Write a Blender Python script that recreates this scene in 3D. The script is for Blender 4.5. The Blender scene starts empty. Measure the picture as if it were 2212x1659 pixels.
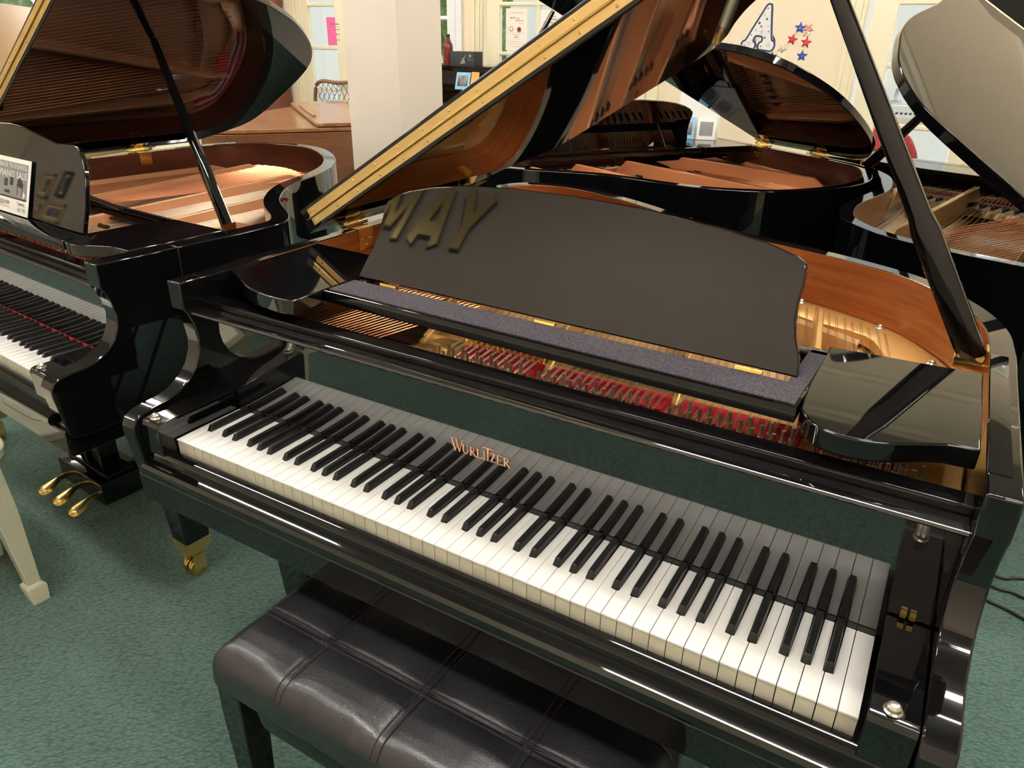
import bpy, bmesh, math, random
from mathutils import Vector, Matrix
random.seed(7)
sc = bpy.context.scene
C = sc.collection
R = math.radians
PI = math.pi

# ------------------------------------------------------------------ camera, world, exposure
F, CX, CY, CZ, YAW, PITCH, ROLL = 1588.662, 1.176, -0.732, 1.439, R(30.418), R(25.494), R(0.946)
def cam_axes():
    cy, sy, cp, sp = math.cos(YAW), math.sin(YAW), math.cos(PITCH), math.sin(PITCH)
    f = Vector((-sy*cp, cy*cp, -sp)); r = Vector((cy, sy, 0)); u = r.cross(f)
    c, s = math.cos(ROLL), math.sin(ROLL)
    return c*r+s*u, -s*r+c*u, f
cr, cu, cf = cam_axes()
cam_d = bpy.data.cameras.new('camera'); cam = bpy.data.objects.new('camera', cam_d); C.objects.link(cam)
cam.matrix_world = Matrix(((cr.x, cu.x, -cf.x, CX), (cr.y, cu.y, -cf.y, CY), (cr.z, cu.z, -cf.z, CZ), (0, 0, 0, 1)))
cam_d.sensor_width = 36; cam_d.lens = F/2212*36; cam_d.clip_start = 0.02
sc.camera = cam
w = bpy.data.worlds.new('world'); sc.world = w; w.use_nodes = True
bg = w.node_tree.nodes['Background']; bg.inputs[0].default_value = (0.86, 0.94, 1.0, 1); bg.inputs[1].default_value = .75
sc.view_settings.view_transform = 'Standard'; sc.view_settings.look = 'None'
sc.view_settings.gamma = 1; sc.view_settings.use_curve_mapping = False
sc.view_settings.exposure = 1.42
LIGHTS = [(-1.9, .35), (.9, .9), (-6.6, .2), (-6.6, 2.6), (-3.4, -.6), (-3.4, 1.6), (-3.4, 3.1), (-.2, -.7), (-.2, 2.7), (2.2, -.8), (2.2, 1.4), (2.6, 2.6)]  # first two are added, unseen lamps that brighten column and keys
sun_d = bpy.data.lights.new('sun', 'SUN'); sun_d.energy = 1.5; sun_d.angle = R(4); sun_d.color = (1, .95, .85)
sun = bpy.data.objects.new('sun', sun_d); C.objects.link(sun); sun.rotation_euler = (R(55), 0, R(-60))

# ------------------------------------------------------------------ materials
MATS = {}
def mat(name, col=(.5, .5, .5), rough=.5, metal=0, ior=1.5, coat=0, emit=None, es=0, **k):
    m = bpy.data.materials.new(name); m.use_nodes = True; MATS[name] = m
    b = m.node_tree.nodes['Principled BSDF']
    b.inputs['Base Color'].default_value = (*col, 1); b.inputs['Roughness'].default_value = rough
    b.inputs['Metallic'].default_value = metal; b.inputs['IOR'].default_value = ior
    b.inputs['Coat Weight'].default_value = coat
    if k.get('coat_rough') is not None: b.inputs['Coat Roughness'].default_value = k['coat_rough']
    if emit: b.inputs['Emission Color'].default_value = (*emit, 1); b.inputs['Emission Strength'].default_value = es
    if 'sheen' in k: b.inputs['Sheen Weight'].default_value = k['sheen']
    return m
def nd(m, t, **k):
    n = m.node_tree.nodes.new(t)
    for a, b in k.items(): setattr(n, a, b)
    return n
def lk(m, a, b): m.node_tree.links.new(a, b)
def bsdf(m): return m.node_tree.nodes['Principled BSDF']
def coords(m, scale=(1, 1, 1), out='Object', rot=(0, 0, 0)):
    tc = nd(m, 'ShaderNodeTexCoord'); mp = nd(m, 'ShaderNodeMapping')
    mp.inputs['Scale'].default_value = scale; mp.inputs['Rotation'].default_value = rot
    lk(m, tc.outputs[out], mp.inputs[0]); return mp.outputs[0]
def ramp(m, fac, stops):
    r = nd(m, 'ShaderNodeValToRGB'); e = r.color_ramp.elements
    while len(e) > 1: e.remove(e[-1])
    e[0].position = stops[0][0]; e[0].color = (*stops[0][1], 1)
    for p, c in stops[1:]:
        x = e.new(p); x.color = (*c, 1)
    lk(m, fac, r.inputs[0]); return r.outputs[0]
def noise(m, vec, scale, detail=4, rough=.5):
    n = nd(m, 'ShaderNodeTexNoise'); n.inputs['Scale'].default_value = scale; n.inputs['Detail'].default_value = detail
    n.inputs['Roughness'].default_value = rough; lk(m, vec, n.inputs['Vector']); return n.outputs[0]
def bump(m, h, strength=.3, dist=.001):
    b = nd(m, 'ShaderNodeBump'); b.inputs['Strength'].default_value = strength; b.inputs['Distance'].default_value = dist
    lk(m, h, b.inputs['Height']); lk(m, b.outputs[0], bsdf(m).inputs['Normal']); return b

blk = mat('black_lacquer', (.003, .003, .0035), .03, ior=1.62)
blk_r = mat('black_lacquer_dim', (.003, .003, .0035), .03, ior=1.34)  # black lacquer copy, reflection turned down so the right lid looks darker
blk_fb = mat('fallboard_lacquer', (.005, .005, .006), .03, ior=2.1)
blk2 = mat('black_satin', (.008, .008, .009), .22, ior=1.5)
def wood(name, c1, c2, c3, rough=.22, scale=(2, 22, 22), coat=.5, ior=1.5):
    m = mat(name, c2, rough, coat=coat, ior=ior, coat_rough=.06)
    v = coords(m, scale); n = noise(m, v, 1.6, 6, .6)
    v2 = coords(m, tuple(s*4 for s in scale)); n2 = noise(m, v2, 3, 3)
    mx = nd(m, 'ShaderNodeMath', operation='MULTIPLY_ADD'); lk(m, n2, mx.inputs[0]); mx.inputs[1].default_value = .35
    lk(m, n, mx.inputs[2])
    col = ramp(m, mx.outputs[0], [(.42, c1), (.62, c2), (.85, c3)])
    lk(m, col, bsdf(m).inputs['Base Color']); return m
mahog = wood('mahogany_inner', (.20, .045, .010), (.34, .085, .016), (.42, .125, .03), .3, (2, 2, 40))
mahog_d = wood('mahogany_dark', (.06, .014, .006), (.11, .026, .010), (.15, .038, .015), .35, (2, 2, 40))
walnut = wood('walnut_case', (.22, .085, .03), (.30, .125, .045), (.37, .165, .065), .36, (1.2, 18, 18))
walnut_d = wood('walnut_side', (.13, .045, .018), (.18, .065, .025), (.24, .09, .035), .35, (2, 2, 30))
bronze = wood('bronze_lid', (.36, .20, .075), (.40, .225, .085), (.44, .25, .10), .34, (.8, .8, .8), coat=.8)
cabw = wood('cabinet_mahogany', (.10, .02, .012), (.15, .03, .018), (.19, .042, .024), .35, (3, 3, 1))
spruce = wood('spruce_board', (.50, .28, .10), (.58, .34, .13), (.64, .39, .17), .4, (30, 2, 2))
spruce_l = wood('spruce_board_pink', (.48, .22, .12), (.56, .28, .16), (.62, .33, .2), .4, (30, 2, 2))
def paintmetal(name, c, met=.55, rough=.36):
    m = mat(name, c, rough, metal=met, coat=.3, coat_rough=.15)
    n = noise(m, coords(m, (1, 1, 1)), 900, 2); bump(m, n, .15, .0004); return m
gold_plate = paintmetal('gold_plate', (.80, .47, .15))
copper_plate = paintmetal('copper_plate', (.80, .40, .20), .3)
bronze_plate = paintmetal('bronze_plate', (.66, .25, .10), .25)
ochre_plate = paintmetal('ochre_plate', (.66, .42, .17), .45)
brass = mat('brass', (.86, .60, .20), .22, metal=1)
brass_s = mat('brass_satin', (.88, .64, .27), .34, metal=.9)
copper = mat('copper_wire', (.80, .33, .16), .32, metal=.85)
steel = mat('steel_wire', (.42, .36, .28), .35, metal=.9)
nickel = mat('nickel_pin', (.62, .56, .47), .28, metal=.85)
red_felt = mat('red_felt', (.50, .008, .016), .95)
ink_g_ = mat('grey_felt', (.42, .42, .42), .95)
damper = mat('damper_black', (.015, .013, .012), .5)
white_k = mat('ivory_white', (.90, .90, .88), .22, ior=1.5, coat=.3, coat_rough=.1)
front_k = mat('key_front', (.70, .69, .56), .35)
ebony = mat('ebony_key', (.010, .010, .011), .34, ior=1.5)
gloss_w = mat('cream_lacquer', (.80, .78, .60), .2, coat=.4)
pfelt = mat('purple_felt', (.105, .085, .125), .95, sheen=.05)
_v = coords(pfelt, (1, 1, 1)); _n = noise(pfelt, _v, 420, 5, .75)
lk(pfelt, ramp(pfelt, _n, [(.38, (.016, .013, .018)), (.52, (.044, .035, .048)), (.68, (.16, .14, .17))]), bsdf(pfelt).inputs['Base Color']); bump(pfelt, _n, .8, .001)
# carpet: loops in slanted rows
carpet = mat('green_carpet', (.06, .2, .15), .85, sheen=.3)
_v = coords(carpet, (1, 1, 1), rot=(0, 0, R(-28)))
_nz = nd(carpet, 'ShaderNodeTexNoise'); _nz.inputs['Scale'].default_value = 38; lk(carpet, _v, _nz.inputs['Vector'])
_mx = nd(carpet, 'ShaderNodeMix', data_type='VECTOR'); _mx.inputs[0].default_value = .016
lk(carpet, _v, _mx.inputs[4]); lk(carpet, _nz.outputs['Color'], _mx.inputs[5])
_mp = nd(carpet, 'ShaderNodeMapping'); _mp.inputs['Scale'].default_value = (1, 2.0, 1); lk(carpet, _mx.outputs[1], _mp.inputs[0])
_vo = nd(carpet, 'ShaderNodeTexVoronoi'); _vo.inputs['Scale'].default_value = 74; lk(carpet, _mp.outputs[0], _vo.inputs['Vector'])
_f = noise(carpet, _v, 900, 3)
_big = noise(carpet, _v, 1.3, 2)
_inv = nd(carpet, 'ShaderNodeMath', operation='SUBTRACT'); _inv.inputs[0].default_value = 1; lk(carpet, _vo.outputs['Distance'], _inv.inputs[1])
_ad = nd(carpet, 'ShaderNodeMath', operation='MULTIPLY_ADD'); lk(carpet, _f, _ad.inputs[0]); _ad.inputs[1].default_value = .35; lk(carpet, _inv.outputs[0], _ad.inputs[2])
_c = ramp(carpet, _vo.outputs['Distance'], [(.1, (.095, .25, .195)), (.45, (.075, .20, .155)), (.85, (.03, .10, .078))])
lk(carpet, _c, bsdf(carpet).inputs['Base Color']); bump(carpet, _ad.outputs[0], 1.0, .008)
leather = mat('black_leather', (.012, .012, .016), .33, ior=1.75)
_v = coords(leather, (1, 1, 1)); _vo = nd(leather, 'ShaderNodeTexVoronoi', feature='DISTANCE_TO_EDGE'); _vo.inputs['Scale'].default_value = 130
_nz = nd(leather, 'ShaderNodeTexNoise'); _nz.inputs['Scale'].default_value = 70; _nz.inputs['Detail'].default_value = 4; lk(leather, _v, _nz.inputs['Vector'])
_mx = nd(leather, 'ShaderNodeMix', data_type='VECTOR'); _mx.inputs[0].default_value = .03
lk(leather, _v, _mx.inputs[4]); lk(leather, _nz.outputs['Color'], _mx.inputs[5]); lk(leather, _mx.outputs[1], _vo.inputs['Vector'])
_r = nd(leather, 'ShaderNodeMath', operation='MINIMUM'); lk(leather, _vo.outputs['Distance'], _r.inputs[0]); _r.inputs[1].default_value = .12
bump(leather, _r.outputs[0], .4, .0018)
stitch = mat('leather_welt', (.022, .019, .026), .42)
wallp = mat('wall_cream', (.86, .73, .53), .75)
bump(wallp, noise(wallp, coords(wallp), 220, 3), .15, .001)
wallf = mat('wall_taupe', (.60, .50, .42), .8)
bump(wallf, noise(wallf, coords(wallf), 220, 3), .15, .001)
colm = mat('column_paint', (.80, .71, .61), .75)
bump(colm, noise(colm, coords(colm), 160, 3), .12, .001)
ceilm = mat('ceiling_white', (.42, .41, .40), .9)
bump(ceilm, noise(ceilm, coords(ceilm), 90, 5), .4, .003)
trimm = mat('trim_cream', (.86, .78, .56), .35)
trimw = mat('trim_white', (.82, .84, .84), .4)
glass = bpy.data.materials.new('window_glass'); glass.use_nodes = True
_t = glass.node_tree; _t.nodes.clear(); _o = _t.nodes.new('ShaderNodeOutputMaterial'); _a = _t.nodes.new('ShaderNodeBsdfTransparent'); _b = _t.nodes.new('ShaderNodeBsdfGlossy')
_b.inputs['Roughness'].default_value = .02; _a.inputs[0].default_value = (.95, .97, .96, 1)
_x = _t.nodes.new('ShaderNodeMixShader'); _lw = _t.nodes.new('ShaderNodeLayerWeight'); _pw = _t.nodes.new('ShaderNodeMath'); _pw.operation = 'POWER'; _pw.inputs[1].default_value = 5; _t.links.new(_lw.outputs['Facing'], _pw.inputs[0]); _fr = _t.nodes.new('ShaderNodeMath'); _fr.operation = 'ADD'; _fr.inputs[1].default_value = .04; _t.links.new(_pw.outputs[0], _fr.inputs[0])
_t.links.new(_fr.outputs[0], _x.inputs[0]); _t.links.new(_a.outputs[0], _x.inputs[1]); _t.links.new(_b.outputs[0], _x.inputs[2]); _t.links.new(_x.outputs[0], _o.inputs[0])
paper = mat('paper_white', (.86, .85, .80), .7)
paper_c = mat('paper_cream', (.90, .85, .76), .7)
ink = mat('ink_black', (.03, .03, .03), .6)
ink_g = mat('ink_grey', (.25, .25, .25), .6)
ink_r = mat('ink_red', (.55, .06, .05), .6)
ink_o = mat('ink_ochre', (.75, .45, .2), .6)
pink = mat('pink_paper', (.90, .16, .38), .6)
bluep = mat('blue_paper', (.25, .55, .75), .6)
orangep = mat('orange_cover', (.80, .38, .10), .6)
navy = mat('navy_card', (.03, .045, .10), .6)
starw = mat('card_white', (.80, .78, .76), .6)
s_red = mat('foil_red', (.75, .03, .05), .3, metal=.3)
s_blu = mat('foil_blue', (.02, .09, .55), .3, metal=.3)
s_wht = mat('foil_white', (.85, .80, .66), .35)
s_pnk = mat('foil_pink', (.9, .35, .42), .3, metal=.2)
gold_l = mat('gold_letter', (.80, .58, .22), .35, metal=.55)
logo_m = mat('logo_copper', (.85, .45, .27), .3, metal=.3, emit=None)
rubber = mat('cable_rubber', (.012, .012, .013), .45)
shade_m = mat('lamp_shade', (.78, .72, .55), .7)
velvet = mat('red_velvet', (.42, .012, .02), .9, sheen=.6)
_n = noise(velvet, coords(velvet), 60, 4); lk(velvet, ramp(velvet, _n, [(.45, (.50, .02, .03)), (.62, (.30, .008, .014))]), bsdf(velvet).inputs['Base Color'])
foliage = mat('foliage_green', (.10, .22, .06), .8)
lk(foliage, ramp(foliage, noise(foliage, coords(foliage), 9, 5, .7), [(.35, (.03, .08, .03)), (.55, (.16, .28, .09)), (.75, (.62, .62, .45))]), bsdf(foliage).inputs['Base Color'])
outw = mat('outside_render', (.50, .50, .49), .8)
concrete = mat('patio', (.55, .53, .5), .9)
lampm = mat('tube_light', (.9, .9, .9), .5, emit=(1, .95, .86), es=30)
fixture = mat('fixture_white', (.85, .85, .85), .4)
photo_m = mat('photo_print', (.16, .15, .15), .3)
lk(photo_m, ramp(photo_m, noise(photo_m, coords(photo_m), 9, 4), [(.4, (.03, .03, .035)), (.6, (.35, .34, .33))]), bsdf(photo_m).inputs['Base Color'])
bagm = mat('red_brown_glass', (.18, .02, .02), .2)

# ------------------------------------------------------------------ mesh helpers
def nb(): return bmesh.new()
def add(bm, verts, faces, mi=0):
    vs = [bm.verts.new(v) for v in verts]; out = []
    for f in faces:
        try:
            fc = bm.faces.new([vs[i] for i in f]); fc.material_index = mi; out.append(fc)
        except ValueError: pass
    return out
def box(bm, x0, x1, y0, y1, z0, z1, b=0, mi=0, M=None):
    v = [(x, y, z) for x in (x0, x1) for y in (y0, y1) for z in (z0, z1)]
    if M: v = [M(p) for p in v]
    fs = add(bm, v, [(0, 1, 3, 2), (4, 6, 7, 5), (0, 4, 5, 1), (2, 3, 7, 6), (0, 2, 6, 4), (1, 5, 7, 3)], mi)
    if b:
        ed = list({e for f in fs for e in f.edges})
        bmesh.ops.bevel(bm, geom=ed, offset=b, segments=2, profile=.7, affect='EDGES', clamp_overlap=True)
    return fs
def prism(bm, poly, f0, f1, mi=0, b=0):
    """poly: list of 2D points, f0/f1: maps 2D -> 3D for the two ends"""
    n = len(poly)
    vs = [f0(p) for p in poly]+[f1(p) for p in poly]
    fs = add(bm, vs, [tuple(range(n))[::-1], tuple(range(n, 2*n))]+[(i, (i+1) % n, n+(i+1) % n, n+i) for i in range(n)], mi)
    if b:
        ed = list({e for f in fs[:2] for e in f.edges})
        bmesh.ops.bevel(bm, geom=ed, offset=b, segments=2, profile=.7, affect='EDGES', clamp_overlap=True)
    return fs
def pz(bm, poly, z0, z1, mi=0, b=0): return prism(bm, poly, lambda p: (p[0], p[1], z0), lambda p: (p[0], p[1], z1), mi, b)
def px(bm, poly, x0, x1, mi=0, b=0): return prism(bm, poly, lambda p: (x0, p[0], p[1]), lambda p: (x1, p[0], p[1]), mi, b)
def py(bm, poly, y0, y1, mi=0, b=0): return prism(bm, poly, lambda p: (p[0], y0, p[1]), lambda p: (p[0], y1, p[1]), mi, b)
def tube(bm, path, r, n=8, mi=0, cap=True, flat=1):
    path = [Vector(p) for p in path]; rs = r if isinstance(r, (list, tuple)) else [r]*len(path)
    rings = []
    for i, p in enumerate(path):
        t = (path[min(i+1, len(path)-1)]-path[max(i-1, 0)]).normalized()
        a = Vector((0, 0, 1)) if abs(t.z) < .9 else Vector((1, 0, 0))
        u = t.cross(a).normalized(); v = t.cross(u).normalized()
        rings.append([bm.verts.new(p+(u*math.cos(2*PI*k/n)+v*math.sin(2*PI*k/n)*flat)*rs[i]) for k in range(n)])
    for i in range(len(rings)-1):
        for k in range(n):
            f = bm.faces.new((rings[i][k], rings[i][(k+1) % n], rings[i+1][(k+1) % n], rings[i+1][k])); f.material_index = mi
    if cap:
        for rr in (rings[0][::-1], rings[-1]):
            f = bm.faces.new(rr); f.material_index = mi
def lathe(bm, prof, c, n=20, mi=0, ax='z'):
    rings = []
    for r, h in prof:
        ring = []
        for k in range(n):
            a = 2*PI*k/n; p = (r*math.cos(a), r*math.sin(a), h)
            if ax == 'x': p = (h, p[0], p[1])
            if ax == 'y': p = (p[0], h, p[1])
            ring.append(bm.verts.new((c[0]+p[0], c[1]+p[1], c[2]+p[2])))
        rings.append(ring)
    for i in range(len(rings)-1):
        for k in range(n):
            f = bm.faces.new((rings[i][k], rings[i][(k+1) % n], rings[i+1][(k+1) % n], rings[i+1][k])); f.material_index = mi
    for rr in (rings[0][::-1], rings[-1]):
        try: bm.faces.new(rr).material_index = mi
        except ValueError: pass
def mesh_of(name, bm, mats, ang=32):
    bmesh.ops.recalc_face_normals(bm, faces=bm.faces)
    me = bpy.data.meshes.new(name); bm.to_mesh(me); bm.free()
    for m in (mats if isinstance(mats, (list, tuple)) else [mats]): me.materials.append(m)
    for p in me.polygons: p.use_smooth = True
    me.set_sharp_from_angle(angle=R(ang))
    return me
def link(name, me, parent=None, loc=(0, 0, 0), rz=0):
    o = bpy.data.objects.new(name, me); C.objects.link(o)
    if parent: o.parent = parent
    o.location = loc; o.rotation_euler = (0, 0, rz); return o
def obj(name, bm, mats, parent=None, dz=0, bev=0, ang=32, label=None, stuff=False):
    o = link(name, mesh_of(name, bm, mats, ang), parent, (0, 0, dz))
    if bev:
        m = o.modifiers.new('bevel', 'BEVEL'); m.width = bev; m.segments = 2; m.limit_method = 'ANGLE'; m.angle_limit = R(40)
    if label: o['label'] = label
    if stuff: o['kind'] = 'stuff'
    return o
def tag(o, label, cat, group=None):
    o['label'] = label; o['category'] = cat
    if group: o['group'] = group
    return o
def thing(name, label, cat, loc=(0, 0, 0), rz=0, group=None):
    o = link(name, None, None, loc, rz); return tag(o, label, cat, group)
def struct(name, bm, mats, parent=None, **k):
    o = obj(name, bm, mats, parent, **k)
    if not parent: o['kind'] = 'structure'
    return o
def catmull(pts, n=5):
    out = []
    for i in range(len(pts)-1):
        p0 = pts[max(i-1, 0)]; p1 = pts[i]; p2 = pts[i+1]; p3 = pts[min(i+2, len(pts)-1)]
        for k in range(n):
            t = k/n
            out.append(tuple(.5*((2*p1[j])+(-p0[j]+p2[j])*t+(2*p0[j]-5*p1[j]+4*p2[j]-p3[j])*t*t+(-p0[j]+3*p1[j]-3*p2[j]+p3[j])*t**3) for j in range(len(p1))))
    out.append(tuple(pts[-1])); return out
def offset(pts, d):
    out = []
    for i, p in enumerate(pts):
        a = pts[max(i-1, 0)]; b = pts[min(i+1, len(pts)-1)]
        tx, ty = b[0]-a[0], b[1]-a[1]; l = math.hypot(tx, ty) or 1
        out.append((p[0]+ty/l*d, p[1]-tx/l*d))
    return out
_tc = {}
def text_bm(bm, s, M, size=1, mi=0, ext=0, align='LEFT', maxw=None):
    """built-in font outlines turned into mesh; M maps (x,y,depth) to 3D"""
    cu = bpy.data.curves.new('t', 'FONT'); cu.body = s; cu.size = size; cu.align_x = align; cu.extrude = ext; cu.resolution_u = 2
    o = bpy.data.objects.new('t', cu); me = bpy.data.meshes.new_from_object(o)
    xs = [v.co.x for v in me.vertices] or [0, 1]; k = 1
    if maxw: k = maxw/(max(xs)-min(xs))
    vs = [bm.verts.new(M((v.co.x*k, v.co.y, v.co.z))) for v in me.vertices]
    for p in me.polygons:
        try: bm.faces.new([vs[i] for i in p.vertices]).material_index = mi
        except ValueError: pass
    bpy.data.objects.remove(o); bpy.data.curves.remove(cu); bpy.data.meshes.remove(me)

# ------------------------------------------------------------------ the room
YW, YF, XL, XR, HC = 4.8, -1.9, -8.5, 4.2, 3.1
b = nb(); box(b, XL-.2, XR+.2, YF-.2, YW+.1, -.05, 0); struct('floor', b, carpet)
b = nb(); box(b, XL-.2, XR+.2, YF-.2, YW+.2, HC, HC+.1); struct('ceiling', b, ceilm)
b = nb(); box(b, XL, XR, YF-.12, YF, 0, HC); struct('wall_front', b, wallf)
b = nb(); box(b, XR, XR+.12, YF-.12, YW+.12, 0, HC); struct('wall_right', b, wallf)
# back wall with openings
OPS = [(-6.75, -5.10, .75, 2.35), (-4.42, -2.97, 0, 2.12), (-2.93, -2.72, .75, 2.35), (-2.40, -.95, 0, 2.12), (.44, 1.98, 0, 2.12)]
b = nb(); x = XL
for (a0, a1, z0, z1) in OPS:
    box(b, x, a0, YW, YW+.12, 0, HC); box(b, a0, a1, YW, YW+.12, z1, HC)
    if z0: box(b, a0, a1, YW, YW+.12, 0, z0)
    x = a1
box(b, x, XR, YW, YW+.12, 0, HC); struct('wall_back', b, wallp)
# left wall with a window
b = nb()
LW = (3.2, 4.72, .9, 2.3)
box(b, XL-.12, XL, YF, LW[0], 0, HC); box(b, XL-.12, XL, LW[1], YW+.12, 0, HC); box(b, XL-.12, XL, LW[0], LW[1], 0, LW[2]); box(b, XL-.12, XL, LW[0], LW[1], LW[3], HC)
struct('wall_left', b, wallp)
# crown mouldings
cp = [(0, 0), (0, -.24), (-.012, -.24), (-.016, -.215), (-.03, -.205), (-.034, -.18), (-.045, -.165), (-.075, -.10), (-.11, -.055), (-.125, -.045), (-.13, -.02), (-.15, -.015), (-.16, 0)]
def crown(name, side):
    b = nb()
    if side == 'back': px(b, [(YW+p[0]*1.2, HC+p[1]*1.4) for p in cp], XL, XR)
    if side == 'front': px(b, [(YF-p[0]*.4, HC+p[1]*.4) for p in cp], XL, XR)
    if side == 'left': py(b, [(XL-p[0], HC+p[1]) for p in cp], YF, YW)
    if side == 'right': py(b, [(XR+p[0], HC+p[1]) for p in cp], YF, YW)
    struct(name, b, trimm)
crown('trim_1', 'back'); crown('trim_2', 'front'); crown('trim_3', 'left'); crown('trim_4', 'right')
for nm, args in (('baseboard_back', (-5.1, -4.5, YW-.015, YW, 0, .12)), ('baseboard_front', (XL, XR, YF, YF+.015, 0, .12)), ('baseboard_left', (XL, XL+.015, YF, YW, 0, .12)), ('baseboard_right', (XR-.015, XR, YF, YW, 0, .12))):
    b = nb(); box(b, *args, b=.004); struct(nm, b, trimm)
# column
b = nb(); box(b, -1.509, -1.187, 2.2, 2.545, 0, HC, b=.004); struct('trim_5', b, colm)

def casing(b, x0, x1, z0, z1, wd=.085, m=0):
    """moulded casing round an opening, on the room side of the back wall"""
    for k, (o, t) in enumerate(((0, .012), (.018, .022), (.05, .016), (.066, .028))):
        a = wd*(k/4); c = wd*((k+1)/4)
        box(b, x0-c, x0-a, YW-t, YW, z0, z1+c, mi=m); box(b, x1+a, x1+c, YW-t, YW, z0, z1+c, mi=m)
        box(b, x0-a, x1+a, YW-t, YW, z1+a, z1+c, mi=m)
ZM = [1.645, 1.29, .935, .58]   # heights of the horizontal glazing bars
def leaf(parent, x0, x1, z0, z1, m, st=.12, cols=2, bars=ZM, top=.11, bot=.22, nm=''):
    b = nb(); y0, y1 = YW-.005, YW+.035
    box(b, x0, x0+st, y0, y1, z0, z1, b=.003); box(b, x1-st, x1, y0, y1, z0, z1, b=.003)
    box(b, x0+st, x1-st, y0, y1, z0, z0+bot, b=.003); box(b, x0+st, x1-st, y0, y1, z1-top, z1, b=.003)
    obj('door_leaf' if not nm else nm, b, m, parent)
    gx0, gx1 = x0+st, x1-st
    for z in bars:
        b = nb(); px(b, [(y0, z-.008), (y0+.006, z-.015), (y1, z-.015), (y1, z+.015), (y0+.006, z+.015), (y0, z+.008)], gx0, gx1); obj('glazing_bar', b, m, parent)
    for k in range(1, cols):
        xx = gx0+(gx1-gx0)*k/cols
        b = nb(); box(b, xx-.013, xx+.013, y0+.003, y1-.003, z0+bot, z1-top); obj('glazing_bar', b, m, parent)
    zz = [z0+bot]+sorted(bars)+[z1-top]
    for i in range(len(zz)-1):
        for k in range(cols):
            a = gx0+(gx1-gx0)*k/cols; c = gx0+(gx1-gx0)*(k+1)/cols
            b = nb(); box(b, a+.008, c-.008, YW+.014, YW+.018, zz[i]+.008, zz[i+1]-.008); obj('pane', b, glass, parent)
def door(n, x0, x1, leaves, m, cas=.085):
    e = link('door_%d' % n, None); e['kind'] = 'structure'
    b = nb(); casing(b, x0, x1, 0, 2.12, cas); obj('casing', b, m, e)
    for (a, c, st, cols) in leaves: leaf(e, a, c, .01, 2.11, m, st, cols)
    b = nb(); tube(b, [(leaves[0][1]-.05, YW-.04, 1.0), (leaves[0][1]-.05, YW-.04, .99), (leaves[0][1]-.12, YW-.045, .985)], .008, 8); lathe(b, [(.022, -.005), (.022, .0), (.01, .004), (.01, .035)], (leaves[0][1]-.05, YW-.045, 1.0), 12, ax='y'); obj('door_handle', b, brass, e)
    return e
door(1, -4.42, -2.97, [(-4.42, -3.87, .11, 1), (-3.87, -2.99, .11, 2)], trimm)
door(2, -2.40, -.95, [(-2.355, -1.43, .118, 2), (-1.43, -.97, .11, 1)], trimm)
door(3, .44, 1.98, [(.475, 1.23, .145, 1), (1.23, 1.96, .12, 2)], trimm, .09)
def window(n, x0, x1, z0, z1, m, cols, bars, cas=.09, st=.05):
    e = link('window_%d' % n, None); e['kind'] = 'structure'
    b = nb(); casing(b, x0, x1, z0-.02, z1, cas); box(b, x0-cas-.02, x1+cas+.02, YW-.05, YW, z0-.05, z0-.02, b=.004); obj('casing', b, m, e)
    leaf(e, x0, x1, z0, z1, m, st, cols, bars, .06, .06, 'sash'); return e
window(1, -6.75, -5.10, .75, 2.35, trimm, 3, [1.2, 1.645, 1.95])
window(2, -2.93, -2.72, .75, 2.35, trimw, 1, [1.19, 1.545, 1.9], cas=.13, st=.028)
e = link('window_3', None); e['kind'] = 'structure'
b = nb()
for (a0, a1, z0, z1) in ((LW[0]-.08, LW[0]+.03, LW[2]-.05, LW[3]+.08), (LW[1]-.03, LW[1]+.08, LW[2]-.05, LW[3]+.08), (LW[0], LW[1], LW[2]-.08, LW[2]+.03), (LW[0], LW[1], LW[3]-.03, LW[3]+.08), (3.93, 3.99, LW[2], LW[3])):
    box(b, XL-.03, XL+.03, a0, a1, z0, z1, b=.003)
obj('sash', b, trimm, e)
for (a0, a1) in ((LW[0]+.03, 3.93), (3.99, LW[1]-.03)):
    b = nb(); box(b, XL-.012, XL-.008, a0, a1, LW[2]+.03, LW[3]-.03); obj('pane', b, glass, e)

# outside and the rooms seen through the glass
b = nb(); box(b, -16, 10, YW+.13, 14, -.12, -.06); struct('terrace', b, concrete); C.objects['terrace']['kind'] = 'structure'
b = nb(); box(b, -16, XL-.13, -6, YW+.12, -.12, -.06); struct('side_terrace', b, concrete)
b = nb(); box(b, -13, 5, 8.6, 8.8, -.06, 3.0); struct('garden_wall', b, outw)
def blob(bm, c, r, seed):
    rnd = random.Random(seed); n0 = len(bm.verts)
    g = bmesh.ops.create_icosphere(bm, subdivisions=3, radius=1)
    for v in g['verts']:
        k = 1+.25*math.sin(v.co.x*9+seed)*math.cos(v.co.y*8-seed)+rnd.uniform(-.08, .08)
        v.co = Vector((c[0]+v.co.x*r[0]*k, c[1]+v.co.y*r[1]*k, c[2]+v.co.z*r[2]*k))
def bush(c, r, lab, seed, grp='shrubs outside the windows'):
    t = thing('shrub', lab, 'shrub', (c[0], c[1], -.06))
    b = nb(); blob(b, (0, 0, c[2]+.06), r, seed); obj('foliage', b, foliage, t, ang=180)
    b = nb(); tube(b, [(0, 0, 0), (.03, .02, c[2])], .04, 8); obj('stem', b, walnut_d, t)
    t['group'] = grp
bush((-11.2, 7.6, 1.9), (1.2, .8, 1.0), 'flowering green shrub outside the far left window', 1)
bush((-10.0, 4.6, 1.7), (.5, .7, .7), 'tall leafy shrub outside the left side window', 2)
bush((-3.75, 6.6, 1.75), (.45, .5, .8), 'narrow green shrub outside the slim window beside the column', 3)

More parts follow.
